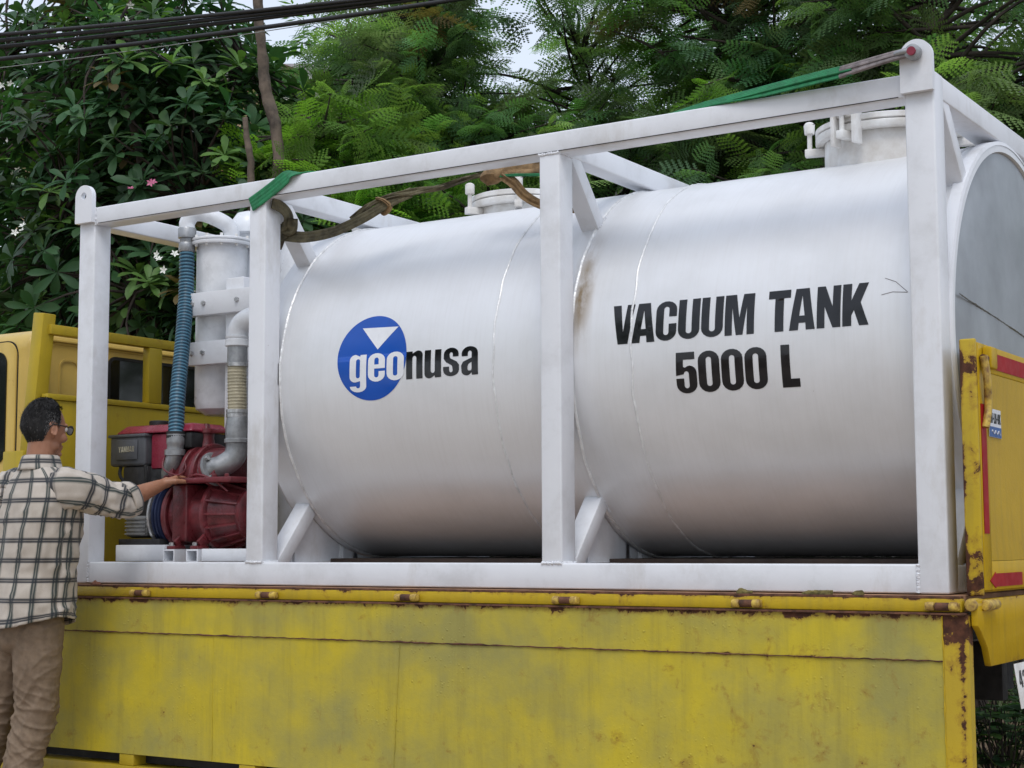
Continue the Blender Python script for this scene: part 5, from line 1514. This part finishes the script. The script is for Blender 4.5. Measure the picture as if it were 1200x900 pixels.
# sleeves: right stretched to the rolled cuff, left hanging
def sleeve(S, E, tip, r0, r1, r2, name, uo, inn):
    inn = Vector(inn)
    S, E, Tp = Vector(S), Vector(E), Vector(tip)
    P = spline([inn, S, S.lerp(E, 0.5), E, Tp], 12)
    m = len(P)
    rg, acc = [], 0.0
    for i, p in enumerate(P):
        t = (P[min(i + 1, m - 1)] - P[max(i - 1, 0)]).normalized()
        yd = Vector((0, 0, 1)); yd = (yd - t * yd.dot(t)).normalized() if abs(t.z) < 0.93 else Vector((0, 1, 0))
        yd = (yd - t * yd.dot(t)).normalized()
        xd = yd.cross(t).normalized()
        f = i / (m - 1)
        r = float(np.interp(f, [0, 0.25, 0.6, 0.9, 1.0], [r0 * 0.80, r0, r1, r2 * 1.06, r2]))
        if i: acc += (p - P[i - 1]).length
        rg.append((p, xd, yd, r, r * 1.05, acc))
    Lt = acc
    def sf(P_, a, v):
        f = v / Lt
        w = 0.010 * noise.noise(Vector((math.cos(a) * 1.6, math.sin(a) * 1.6, v * 24 + math.cos(a) * 1.6))) * (0.35 + 1.1 * f)
        w += 0.007 * noise.noise(Vector((math.cos(a) * 3 + 7, math.sin(a) * 3, v * 14)))
        w += 0.013 * (1 - abs(noise.noise(Vector((math.cos(a) * 1.3 + v * 6, math.sin(a) * 1.3, v * 13 + math.cos(a) * 1.8))))) ** 6 - 0.005
        return w
    o = cloth(name, rg, 'plaid_cloth', shirt, sf, n=48, uoff=uo)
    # rolled cuff
    c, xd, yd, rx, ry, vv = rg[-1]
    t = (P[-1] - P[-2]).normalized()
    cr = []
    for q, dr in ((-0.050, 0.004), (-0.046, 0.010), (-0.025, 0.011), (-0.004, 0.011), (0.002, 0.007), (0.0, -0.001), (-0.02, -0.004)):
        cr.append((c + t * q, xd, yd, rx + dr, ry + dr, vv + q))
    cloth('cuff', cr, 'plaid_cloth', shirt, lambda P_, a, v: 0.004 * noise.noise(Vector((math.cos(a) * 2, math.sin(a) * 2, 3))), n=48, uoff=uo + 0.03)
sleeve(SHR, ELR, ELR.lerp(WRR, 0.22), 0.082, 0.071, 0.064, 'sleeve', 0.0, (0.270, -0.372, 0.385))
sleeve(SHL, ELL, ELL.lerp(WRL, 0.22), 0.082, 0.071, 0.064, 'sleeve', 0.02, (0.165, -0.372, 0.385))
# collar: stand plus turned-down leaf
cr = []
for z, r1, r2 in ((0.492, 0.076, 0.071), (0.512, 0.069, 0.066), (0.535, 0.066, 0.066), (0.545, 0.067, 0.067), (0.540, 0.072, 0.072), (0.520, 0.078, 0.078), (0.496, 0.088, 0.082), (0.484, 0.096, 0.086)):
    cr.append(((0.222, -0.388, z), XD, YD, r1, r2, z))
cloth('collar', cr, 'plaid_cloth', shirt, lambda P_, a, v: 0.002 * noise.noise(Vector((math.cos(a) * 3, math.sin(a) * 3, v * 9))), n=48, uoff=0.04)

# ================================================================== VEGETATION
def unit(v): return v / np.linalg.norm(v, axis=-1, keepdims=True)
def frond_hi(pairs=6, nleaf=5, L=0.21, pl=0.070):
    V, T = [], []
    def tri(a, b, c):
        k = len(V); V.extend([a, b, c]); T.append((k, k + 1, k + 2))
    def rach(t): return np.array([L * t, 0, -0.10 * L * t * t])
    for i in range(pairs):
        t = 0.22 + 0.78 * i / (pairs - 1)
        b = rach(t)
        ln = pl * (0.75 + 0.5 * math.sin(math.pi * min(1, t * 0.95)))
        for s in (-1, 1):
            ang = math.radians(62 - 18 * t) * s
            d = np.array([math.cos(ang), math.sin(ang), -0.12]); d /= np.linalg.norm(d)
            p = np.array([-d[1], d[0], 0]); p /= np.linalg.norm(p)
            for j in range(nleaf):
                u = (j + 0.35) / nleaf
                c = b + d * ln * u + np.array([0, 0, -0.18 * ln * u * u])
                hw = ln / nleaf * 0.52
                ll = 0.0135 * (1.15 - 0.55 * u)
                for q in (-1, 1):
                    tip = c + p * q * ll + d * ll * 0.45 + np.array([0, 0, 0.0022])
                    tri(c - d * hw, c + d * hw, tip)
    for i in range(5):
        a, b = rach(i / 5), rach((i + 1) / 5)
        w = np.array([0, 0.0016, 0])
        tri(a - w, a + w, b)
    return np.array(V), np.array(T)
def frond_lo(pairs=6, L=0.32, pl=0.11):
    V, T = [], []
    for i in range(pairs):
        t = 0.2 + 0.8 * i / (pairs - 1)
        b = np.array([L * t, 0, -0.10 * L * t * t])
        ln = pl * (0.75 + 0.5 * math.sin(math.pi * min(1, t * 0.95)))
        for s in (-1, 1):
            ang = math.radians(62 - 18 * t) * s
            d = np.array([math.cos(ang), math.sin(ang), -0.25]); d /= np.linalg.norm(d)
            p = np.array([-d[1], d[0], 0.1])
            k = len(V)
            V += [b, b + d * ln * 0.45 + p * 0.013, b + d * ln * 0.45 - p * 0.013, b + d * ln]
            T += [(k, k + 1, k + 2), (k + 1, k + 3, k + 2)]
    return np.array(V), np.array(T)
def leaf_broad(L=0.25, wd=0.040):
    """one long obovate leaf, folded along its midrib and drooping"""
    st = [(0.0, 0.006), (0.2, 0.35), (0.45, 0.75), (0.68, 1.0), (0.86, 0.80), (1.0, 0.02)]
    V, T = [], []
    for t, w in st:
        x, z = L * t, 0.10 * L * t - 0.32 * L * t * t
        V += [(x, -wd * w, z + 0.25 * wd * w), (x, 0, z), (x, wd * w, z + 0.25 * wd * w)]
    for i in range(len(st) - 1):
        for q in (0, 1):
            a = i * 3 + q
            T += [(a, a + 1, a + 4), (a, a + 4, a + 3)]
    return np.array(V), np.array(T)
def rosette(nl=11, seed=0, L=0.25):
    r = random.Random(seed)
    Vs, Ts, o = [], [], 0
    for k in range(nl):
        a = k * 2.399 + r.uniform(-0.2, 0.2)
        el = math.radians(r.uniform(-18, 25) + 45 * (k / nl) ** 2)
        V, T = leaf_broad(L * r.uniform(0.75, 1.12), 0.038 * r.uniform(0.85, 1.2))
        ce, se = math.cos(el), math.sin(el)
        R1 = np.array([[ce, 0, -se], [0, 1, 0], [se, 0, ce]])
        ca, sa = math.cos(a), math.sin(a)
        R2 = np.array([[ca, -sa, 0], [sa, ca, 0], [0, 0, 1]])
        Vs.append(V @ R1.T @ R2.T + np.array([0, 0, 0.012 * k / nl])); Ts.append(T + o); o += len(V)
    return np.concatenate(Vs), np.concatenate(Ts)

def scatter(tmpl, P, X, Zh, S, C):
    """copies of a template: positions P, forward dirs X, up hints Zh, scales S, colours C -> V, T, tint"""
    V, T = tmpl
    X = unit(X); Y = unit(np.cross(Zh, X)); Z = np.cross(X, Y)
    R = np.stack([X, Y, Z], axis=2)                              # columns
    W = np.einsum('nij,vj->nvi', R, V) * S[:, None, None] + P[:, None, :]
    n, v = len(P), len(V)
    TT = (T[None] + (np.arange(n) * v)[:, None, None]).reshape(-1, 3)
    return W.reshape(-1, 3), TT, np.repeat(C, v, axis=0)

def merge(parts):
    Vs, Ts, Cs, o = [], [], [], 0
    for V, T, C in parts:
        Vs.append(V); Ts.append(T + o); Cs.append(C); o += len(V)
    return np.concatenate(Vs), np.concatenate(Ts), np.concatenate(Cs)

HI, LO = frond_hi(), frond_lo()
ROS = [rosette(11, 1), rosette(13, 2), rosette(9, 3)]

def palette(n, base, spread, young, ypart):
    c = np.array(base)[None] * (1 + spread * rng.normal(size=(n, 1))) * (1 + 0.10 * rng.normal(size=(n, 3)))
    y = rng.random(n) < ypart
    c[y] = np.array(young)[None] * (1 + 0.18 * rng.normal(size=(y.sum(), 1)))
    d = rng.random(n) < 0.007
    c[d] = np.array([0.13, 0.095, 0.04])[None]
    return np.clip(c, 0.006, 0.6)

def limbs(mb, root, tip, r0, r1, sag=0.1, n=6):
    root, tip = Vector(root), Vector(tip)
    mid = root.lerp(tip, 0.5) + Vector((random.uniform(-1, 1), random.uniform(-1, 1), random.uniform(0, 1))) * sag * (tip - root).length
    P = spline([root, mid, tip], n)
    mb.tube(P, [r0 + (r1 - r0) * i / (len(P) - 1) for i in range(len(P))], 6)

def in_ellipsoid(n, c, r, hole=0.0, seed=0.0):
    out = []
    while len(out) < n:
        d = rng.normal(size=3); d /= np.linalg.norm(d)
        q = d * (rng.random() ** (1 / 2.3))
        p = np.array(c) + q * np.array(r)
        if hole and noise.noise(Vector(p * 1.1) + Vector((seed, 0, 0))) < -hole: continue
        out.append((p, d, np.linalg.norm(q)))
    return out

def feather_tree(label, base, crown_c, crown_r, ncl, per, hi, tone, young, ypart, trunk_r=0.07, lean=(0, 0), size=1.0, twin=False, hole=0.22, mat='bark_dark', group='feathery trees along the verge', name='feathery_tree'):
    t = thing(name, label, 'tree', base, group)
    bx, by, bz = base
    mb = MB()
    tops = []
    for q in range(2 if twin else 1):
        o = 0.12 * q
        top = Vector((crown_c[0] + lean[0] + o * 2, crown_c[1] + lean[1], crown_c[2] + crown_r[2] * 0.55))
        P = spline([(bx + o, by, bz - 0.05), (bx + o + (top.x - bx) * 0.25 + random.uniform(-.08, .08), by + (top.y - by) * 0.3, bz + (top.z - bz) * 0.35), (bx + o + (top.x - bx) * 0.6 + random.uniform(-.1, .1), by + (top.y - by) * 0.7, bz + (top.z - bz) * 0.7), top], 8)
        mb.tube(P, [trunk_r * (1 - 0.8 * i / (len(P) - 1)) for i in range(len(P))], 9)
        tops.append(P)
    cl = in_ellipsoid(ncl, crown_c, crown_r, hole, bx)
    PP, XX, ZZ, SS = [], [], [], []
    for (p, d, q) in cl:
        tr = tops[random.randrange(len(tops))]
        cand = [a for a in tr if a.z < p[2] + 0.2 and a.z > bz + 0.8] or tr[3:6]
        a = min(cand, key=lambda a: (a - Vector(p)).length + random.uniform(0, 0.6))
        limbs(mb, a, p, 0.018 * size, 0.004, 0.10, 4)
        tw = np.array(Vector(p) - a); tw /= (np.linalg.norm(tw) + 1e-9)
        for k in range(per):
            az = k * 2.399 + random.uniform(-.3, .3)
            dd = np.array([math.cos(az), math.sin(az), random.uniform(-0.9, 0.45)]) + tw * 0.5
            PP.append(p - tw * 0.22 * size * (k / per) + rng.normal(size=3) * 0.02)
            XX.append(dd); ZZ.append(np.array([0, 0, 1.0]) + rng.normal(size=3) * 0.6)
            SS.append(size * random.uniform(0.6, 1.35))
    PP, XX, ZZ, SS = map(np.array, (PP, XX, ZZ, SS))
    # colour by clump, so whole sprays differ
    cc = np.repeat(palette(len(cl), tone, 0.22, young, ypart), per, axis=0)
    cc = np.clip(cc * (1 + 0.12 * rng.normal(size=(len(cc), 1))), 0.005, 0.6)
    V, T, C = scatter(HI if hi else LO, PP, XX, ZZ, SS, cc)
    fast_mesh('crown', V, T, 'feather_leaf', t, C)
    mb.build('trunk', mat, t, smooth=60)
    return t

def rosette_tree(label, base, crown_c, crown_r, nros, size, tone, young, ypart, flowers=0, group='dark broadleaf trees behind the cab', shell=0.45):
    t = thing('broadleaf_tree', label, 'tree', base, group)
    bx, by, bz = base
    mb = MB()
    fork = Vector((bx + (crown_c[0] - bx) * 0.5, by + (crown_c[1] - by) * 0.5, crown_c[2] - crown_r[2] * 0.75))
    P = spline([(bx, by, bz - 0.05), Vector((bx, by, bz)).lerp(fork, 0.5) + Vector((0.06, 0, 0)), fork], 6)
    mb.tube(P, [0.11 - 0.03 * i / (len(P) - 1) for i in range(len(P))], 10)
    main = []
    for k in range(14):
        az = k * 2.399
        tip = Vector((crown_c[0] + crown_r[0] * 0.55 * math.cos(az), crown_c[1] + crown_r[1] * 0.55 * math.sin(az), crown_c[2] + crown_r[2] * random.uniform(-0.45, 0.65)))
        limbs(mb, fork, tip, 0.05, 0.018, 0.15, 6)
        main.append(tip)
    cl = in_ellipsoid(nros, crown_c, crown_r)
    parts = []
    groups = [[], [], []]
    FP = []
    for i, (p, d, q) in enumerate(cl):
        a = min(main, key=lambda a: (a - Vector(p)).length + random.uniform(0, 0.3))
        if random.random() < 0.8: limbs(mb, a, p, 0.012, 0.006, 0.12, 3)
        groups[i % 3].append((p, d))
    for g, tm in zip(groups, ROS):
        n = len(g)
        PP = np.array([p for p, d in g])
        up = np.array([d * 0.55 + np.array([0, 0, 0.75]) for p, d in g]) + rng.normal(size=(n, 3)) * 0.25
        fx = np.cross(up, rng.normal(size=(n, 3)))
        cc = palette(n, tone, 0.22, young, ypart)
        parts.append(scatter(tm, PP, fx, up, size * (0.75 + 0.5 * rng.random(n)), cc))
    V, T, C = merge(parts)
    fast_mesh('crown', V, T, 'broad_leaf', t, C, smooth=True)
    mb.build('trunk', 'bark_dark', t, smooth=60)
    for mat, nf in (('petal_white', flowers), ('petal_pink', flowers // 30)):
        if not nf: continue
        Vf, Tf, c = [], [], 0
        for _ in range(nf):
            p, d, q = cl[random.randrange(len(cl))]
            if q < 0.55: continue
            p = Vector(p) + Vector(d) * 0.12
            for s in range(random.choice((1, 1, 2, 3))):
                pc = p + Vector((random.gauss(0, .05), random.gauss(0, .05), random.gauss(0, .05)))
                nn = Vector((random.gauss(0.3, .5), random.gauss(-0.7, .4), random.gauss(0.3, .4))).normalized()
                u = nn.orthogonal().normalized(); w = nn.cross(u)
                for k in range(5):
                    a0 = 2 * math.pi * k / 5
                    e = lambda a, r, h: pc + (u * math.cos(a) + w * math.sin(a)) * r + nn * h
                    Vf += [pc, e(a0 - 0.5, 0.018, 0.006), e(a0, 0.032, 0.008), e(a0 + 0.5, 0.018, 0.006)]
                    Tf += [(c, c + 1, c + 2), (c, c + 2, c + 3)]; c += 4
        if Vf: fast_mesh('blossom', np.array([tuple(v) for v in Vf]), Tf, mat, t, kind='stuff')
    return t

DK, MD, BR = (0.085, 0.150, 0.072), (0.130, 0.220, 0.105), (0.24, 0.39, 0.115)
# broadleaf trees on the left, behind the cab
rosette_tree('dark glossy broadleaf tree behind the truck cab, white blossoms among leaf rosettes', (-3.2, 3.9, GZ), (-3.15, 3.55, 2.55), (1.55, 0.95, 2.0), 900, 0.74, (0.042, 0.108, 0.043), (0.12, 0.24, 0.06), 0.14, 70)
rosette_tree('taller dark broadleaf tree behind the blossoming one', (-5.2, 5.0, GZ), (-5.0, 4.7, 3.1), (1.9, 1.2, 2.6), 950, 0.80, (0.037, 0.096, 0.041), (0.11, 0.21, 0.055), 0.10, 30)
rosette_tree('low dark broadleaf tree filling the gap above the cab roof', (-1.55, 3.7, GZ), (-1.75, 3.5, 1.75), (1.15, 0.8, 1.15), 520, 0.72, (0.037, 0.098, 0.041), (0.11, 0.21, 0.055), 0.10, 40)
# feathery trees
feather_tree('bright feathery shrub-like tree beside the bare dead trunk', (-1.55, 3.4, GZ), (-1.35, 3.45, 2.62), (0.95, 0.55, 0.62), 115, 10, True, (0.13, 0.24, 0.06), (0.20, 0.38, 0.06), 0.45, 0.04, size=1.05, hole=0.3)
feather_tree('feathery tree with bright sprays behind the second frame post', (-1.3, 4.9, GZ), (-1.55, 4.7, 3.45), (1.55, 0.9, 1.35), 230, 10, True, MD, BR, 0.22, 0.06, hole=0.16)
feather_tree('feathery tree with a dark leaning trunk above the middle post', (-0.35, 6.2, GZ), (-0.55, 5.3, 3.35), (1.45, 0.9, 1.55), 190, 10, True, MD, BR, 0.16, 0.075, lean=(-0.25, 0.6), hole=0.05)
feather_tree('feathery tree with twin trunks rising behind the tank', (1.02, 5.3, GZ), (0.95, 5.0, 3.35), (1.35, 0.9, 1.45), 230, 10, True, MD, (0.11, 0.23, 0.035), 0.16, 0.055, twin=True, hole=0.10)
feather_tree('feathery tree with long pale sprays behind the rear lifting lug', (2.55, 5.0, GZ), (2.45, 4.75, 3.0), (1.35, 0.9, 1.35), 250, 10, True, (0.130, 0.225, 0.095), (0.24, 0.39, 0.11), 0.26, 0.06, hole=0.12)
feather_tree('feathery tree past the tank rear end', (4.1, 5.8, GZ), (3.9, 5.5, 2.6), (1.4, 1.0, 1.9), 110, 8, False, MD, BR, 0.12, 0.06, size=1.1)
feather_tree('low feathery shrub seen between the front beams over the tank', (-0.2, 3.9, GZ), (-0.25, 3.8, 2.0), (1.05, 0.6, 0.75), 140, 10, True, (0.10, 0.19, 0.06), BR, 0.16, 0.04, size=0.85, hole=0.2)
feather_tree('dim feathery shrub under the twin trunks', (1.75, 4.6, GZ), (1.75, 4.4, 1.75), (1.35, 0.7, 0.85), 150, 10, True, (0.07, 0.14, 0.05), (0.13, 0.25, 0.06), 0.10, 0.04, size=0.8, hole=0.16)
# second row, farther and darker
for i, (x, y, h, rx, lab) in enumerate(((-4.6, 8.2, 4.2, 1.7, 'far dark feathery tree near the cream house'), (-3.6, 8.6, 2.6, 1.2, 'far feathery tree left of the corrugated roof'), (1.1, 8.0, 3.6, 1.8, 'far feathery tree between the twin trunks'), (3.0, 8.2, 3.3, 1.8, 'far feathery tree behind the long pale sprays'), (-0.6, 7.6, 2.1, 1.5, 'low far feathery tree under the corrugated roof'))):
    feather_tree(lab, (x, y, GZ), (x, y, h), (rx, 1.0, 2.1 if h > 2.5 else 1.2), 150, 8, False, DK, (0.09, 0.18, 0.045), 0.12, 0.08, size=1.35, hole=0.10, group='feathery trees in the second row')

# bare dead trunks
def dead_trunk(label, pts, r):
    mb = MB()
    P = spline(pts, 10)
    mb.tube(P, [r * (1.15 - 0.35 * i / (len(P) - 1)) * (1 + 0.10 * noise.noise(p * 5)) for i, p in enumerate(P)], 12)
    mb.v = [tuple(Vector(p) + Vector((noise.noise(Vector(p) * 14), noise.noise(Vector(p) * 14 + Vector((5, 0, 0))), 0)) * 0.014) for p in mb.v]
    o = mb.build('dead_trunk', 'bark')
    tag(o, label, 'tree trunk')
dead_trunk('tall bare grey-brown dead trunk leaning above the frame front', [(-1.25, 3.0, GZ - 0.05), (-1.33, 3.0, 1.0), (-1.42, 3.0, 2.75), (-1.53, 3.0, 3.2), (-1.60, 3.0, 3.7), (-1.66, 3.0, 4.4)], 0.042)
dead_trunk('short broken dead stub beside the tall bare trunk', [(-1.70, 2.9, GZ - 0.05), (-1.64, 2.9, 1.2), (-1.57, 2.9, 2.5), (-1.63, 2.9, 3.02)], 0.026)

# dense hedge of mixed leaves at the back, one mass
def hedge():
    n = 9000
    P = np.stack([rng.uniform(-11, 7, n), rng.uniform(9.2, 10.6, n), GZ + rng.random(n) ** 0.9 * 4.3], 1)
    keep = np.array([noise.noise(Vector((p[0] * 0.8, 0, p[2] * 0.8))) > -0.22 - 0.10 * (3.2 - p[2]) for p in P])
    P = P[keep]; n = len(P)
    V, T, C = scatter(frond_lo(5, 0.6, 0.22), P, rng.normal(size=(n, 3)) * [1, 1, .5], np.array([[0, 0, 1.0]]) + rng.normal(size=(n, 3)) * .4, 0.8 + 0.6 * rng.random(n), palette(n, (0.022, 0.048, 0.018), 0.25, (0.05, 0.10, 0.025), 0.1))
    o = fast_mesh('undergrowth', V, T, 'feather_leaf', None, C)
    tag(o, 'dark mass of undergrowth closing the view behind the trees', 'undergrowth', kind='stuff')
hedge()

# weeds on the verge, seen under the tail of the truck
def weed(label, x, y, s, nleaf):
    t = thing('weed', label, 'weed', (x, y, GZ), 'weeds on the shaded verge')
    mb = MB()
    PP, XX, ZZ, SS = [], [], [], []
    for k in range(nleaf):
        az = random.uniform(0, 6.28); h = random.uniform(0.15, 1.0) * s
        r = random.uniform(0.05, 0.55) * s
        tip = Vector((x + r * math.cos(az), y + r * math.sin(az), GZ + h))
        limbs(mb, (x + 0.1 * r * math.cos(az), y + 0.1 * r * math.sin(az), GZ - 0.01), tip, 0.005, 0.002, 0.1, 3)
        for j in range(4):
            a2 = az + j * 1.57
            PP.append(np.array(tip)); XX.append([math.cos(a2), math.sin(a2), 0.2]); ZZ.append([0.1 * random.gauss(0, 1), 0.1 * random.gauss(0, 1), 1]); SS.append(random.uniform(0.25, 0.5))
    n = len(PP)
    V, T, C = scatter(leaf_broad(0.26, 0.085), np.array(PP), np.array(XX), np.array(ZZ), np.array(SS), palette(n, (0.034, 0.080, 0.026), 0.25, (0.07, 0.14, 0.03), 0.08))
    fast_mesh('leaves', V, T, 'weed_leaf', t, C, smooth=True)
    mb.build('stems', 'bark_dark', t)
wl_ = [(3.85, 2.40), (4.25, 2.42), (3.45, 2.30), (3.55, 2.65), (4.05, 2.55), (3.75, 3.1), (4.25, 3.2), (3.2, 3.3), (3.95, 3.7), (3.45, 3.9), (4.4, 2.9), (2.9, 2.8), (3.1, 4.4), (2.6, 3.7)]
for (x, y) in wl_:
    weed('leafy green weed clump on the dark verge beyond the tail of the truck', x, y, random.uniform(0.32, 0.52), 26)
def grass():
    n = 9000
    P = np.stack([rng.uniform(-7, 7, n), rng.uniform(2.2, 7.5, n), np.full(n, GZ - 0.01)], 1)
    V0 = np.array([(0, -0.006, 0), (0, 0.006, 0), (0.05, 0.004, 0.11), (0.05, -0.004, 0.11), (0.12, 0, 0.18)])
    T0 = np.array([(0, 1, 2), (0, 2, 3), (3, 2, 4)])
    V, T, C = scatter((V0, T0), P, np.concatenate([rng.normal(size=(n, 2)), np.zeros((n, 1))], 1), np.tile([0, 0, 1.0], (n, 1)), 0.6 + 0.9 * rng.random(n), palette(n, (0.05, 0.09, 0.022), 0.3, (0.12, 0.14, 0.04), 0.15))
    o = fast_mesh('grass', V, T, 'weed_leaf', None, C)
    tag(o, 'rough grass growing on the verge behind the truck', 'grass', kind='stuff')
grass()

# ================================================================== BUILDINGS BEHIND THE TREES
hs_ = thing('house', 'cream plastered house with grey window glimpsed through the dark leaves', 'house', (-9.5, 11.5, GZ))
hw = MB().box(-12.5, -7.4, 10.0, 13.0, GZ, 6.0).build('wall', 'plaster_cream', hs_, 0.02)
for (xa, xb, za, zb) in ((-9.25, -8.75, 5.25, 5.62), (-10.9, -10.3, 4.7, 5.6)):
    wf = MB().box(xa - 0.06, xb + 0.06, 9.96, 9.998, za - 0.06, zb + 0.06).build('window', 'pipe_white', hs_, 0.005)
    MB().box(xa, (xa + xb) / 2 - 0.02, 9.945, 9.959, za, zb).build('pane', 'lens_glass', wf)
    MB().box((xa + xb) / 2 + 0.02, xb, 9.945, 9.959, za, zb).build('pane', 'lens_glass', wf)
plain('brick_trim', (0.45, 0.16, 0.10), 0.9, 0, 0.2, 6)
MB().box(-8.50, -8.30, 9.93, 9.999, 3.4, 5.99).build('red_pilaster', 'brick_trim', hs_, 0.01)
MB().prism([(9.6, 6.005), (13.4, 6.005), (11.5, 6.5)], lambda u, v, t: (-12.8 + t, u, v), 5.7).build('roof', 'roof_sheet', hs_)

sh = thing('shed', 'low building with a pale corrugated roof showing between the trees', 'building', (-2.4, 11.0, GZ))
MB().box(-4.6, -0.6, 9.9, 13.0, GZ, 4.6).build('wall', 'concrete', sh, 0.02)
V, F = [], []
nx = 200
for j, (y, z) in enumerate(((9.3, 4.28), (11.6, 5.12), (13.4, 4.4))):
    for i in range(nx + 1):
        x = -4.9 + 4.6 * i / nx
        V.append((x, y, z + 0.035 * math.sin(i * 2 * math.pi / 7)))
for j in range(2):
    for i in range(nx):
        a = j * (nx + 1) + i
        F.append((a, a + 1, a + nx + 2, a + nx + 1))
ro = MB().add(V, F).build('roof', 'roof_sheet', sh, smooth=60)
ro.modifiers.new('solid', 'SOLIDIFY').thickness = 0.01

# ================================================================== OVERHEAD CABLES
def cable(label, p0, p1, r, sag, mat='cable_black'):
    p0, p1 = Vector(p0), Vector(p1)
    d = p1 - p0
    pts = []
    for k in range(41):
        t = -1.2 + 3.4 * k / 40
        p = p0 + d * t
        p.z += sag * ((t - 0.5) ** 2 - 0.25)
        pts.append(p)
    o = MB().tube(pts, r, 10).build('overhead_cable', mat)
    tag(o, label, 'cable', 'overhead cables')
# anchor points read off two sight lines at the same height
cable('thick black cable, topmost of the overhead bundle', (-3.06, 2.031, 3.615), (-0.688, 2.747, 3.60), 0.013, 0.03)
cable('thick black cable, second from top of the overhead bundle', (-3.09, 2.055, 3.585), (-0.70, 2.76, 3.585), 0.014, 0.03)
cable('thick black cable at the underside of the overhead bundle', (-3.13, 2.085, 3.555), (-0.72, 2.78, 3.570), 0.014, 0.03)
cable('thick black cable sagging below the overhead bundle', (-3.48, 2.38, 3.605), (-1.82, 2.785, 3.60), 0.015, 0.02)
cable('thin pale wire, lowest of the overhead lines', (-3.62, 2.50, 3.595), (-1.92, 2.86, 3.60), 0.003, 0.02, 'cable_pale')

# ================================================================== TREES ACROSS THE ROAD (behind the photographer; they mirror in the drum)
def copy_tree(src, loc, s, label):
    c = src.copy(); COL.objects.link(c)
    c.location = loc; c.scale = (s, s, s); c['label'] = label; c['group'] = 'trees across the road'
    for ch in src.children:
        k = ch.copy(); COL.objects.link(k); k.parent = c
    return c

srcs = [o for o in COL.objects if o.name.startswith('feathery_tree') and o.type == 'EMPTY' and any(len(c.data.polygons) > 100000 for c in o.children)]
for k, (x, y, s) in enumerate(((-6.0, -15.0, 1.35), (-1.5, -16.0, 1.5), (3.0, -15.5, 1.35), (7.5, -16.0, 1.5), (12.0, -14.5, 1.3), (-10.5, -13.5, 1.4))):
    copy_tree(srcs[k % len(srcs)], (x, y, GZ), s, 'feathery tree across the road from the truck')
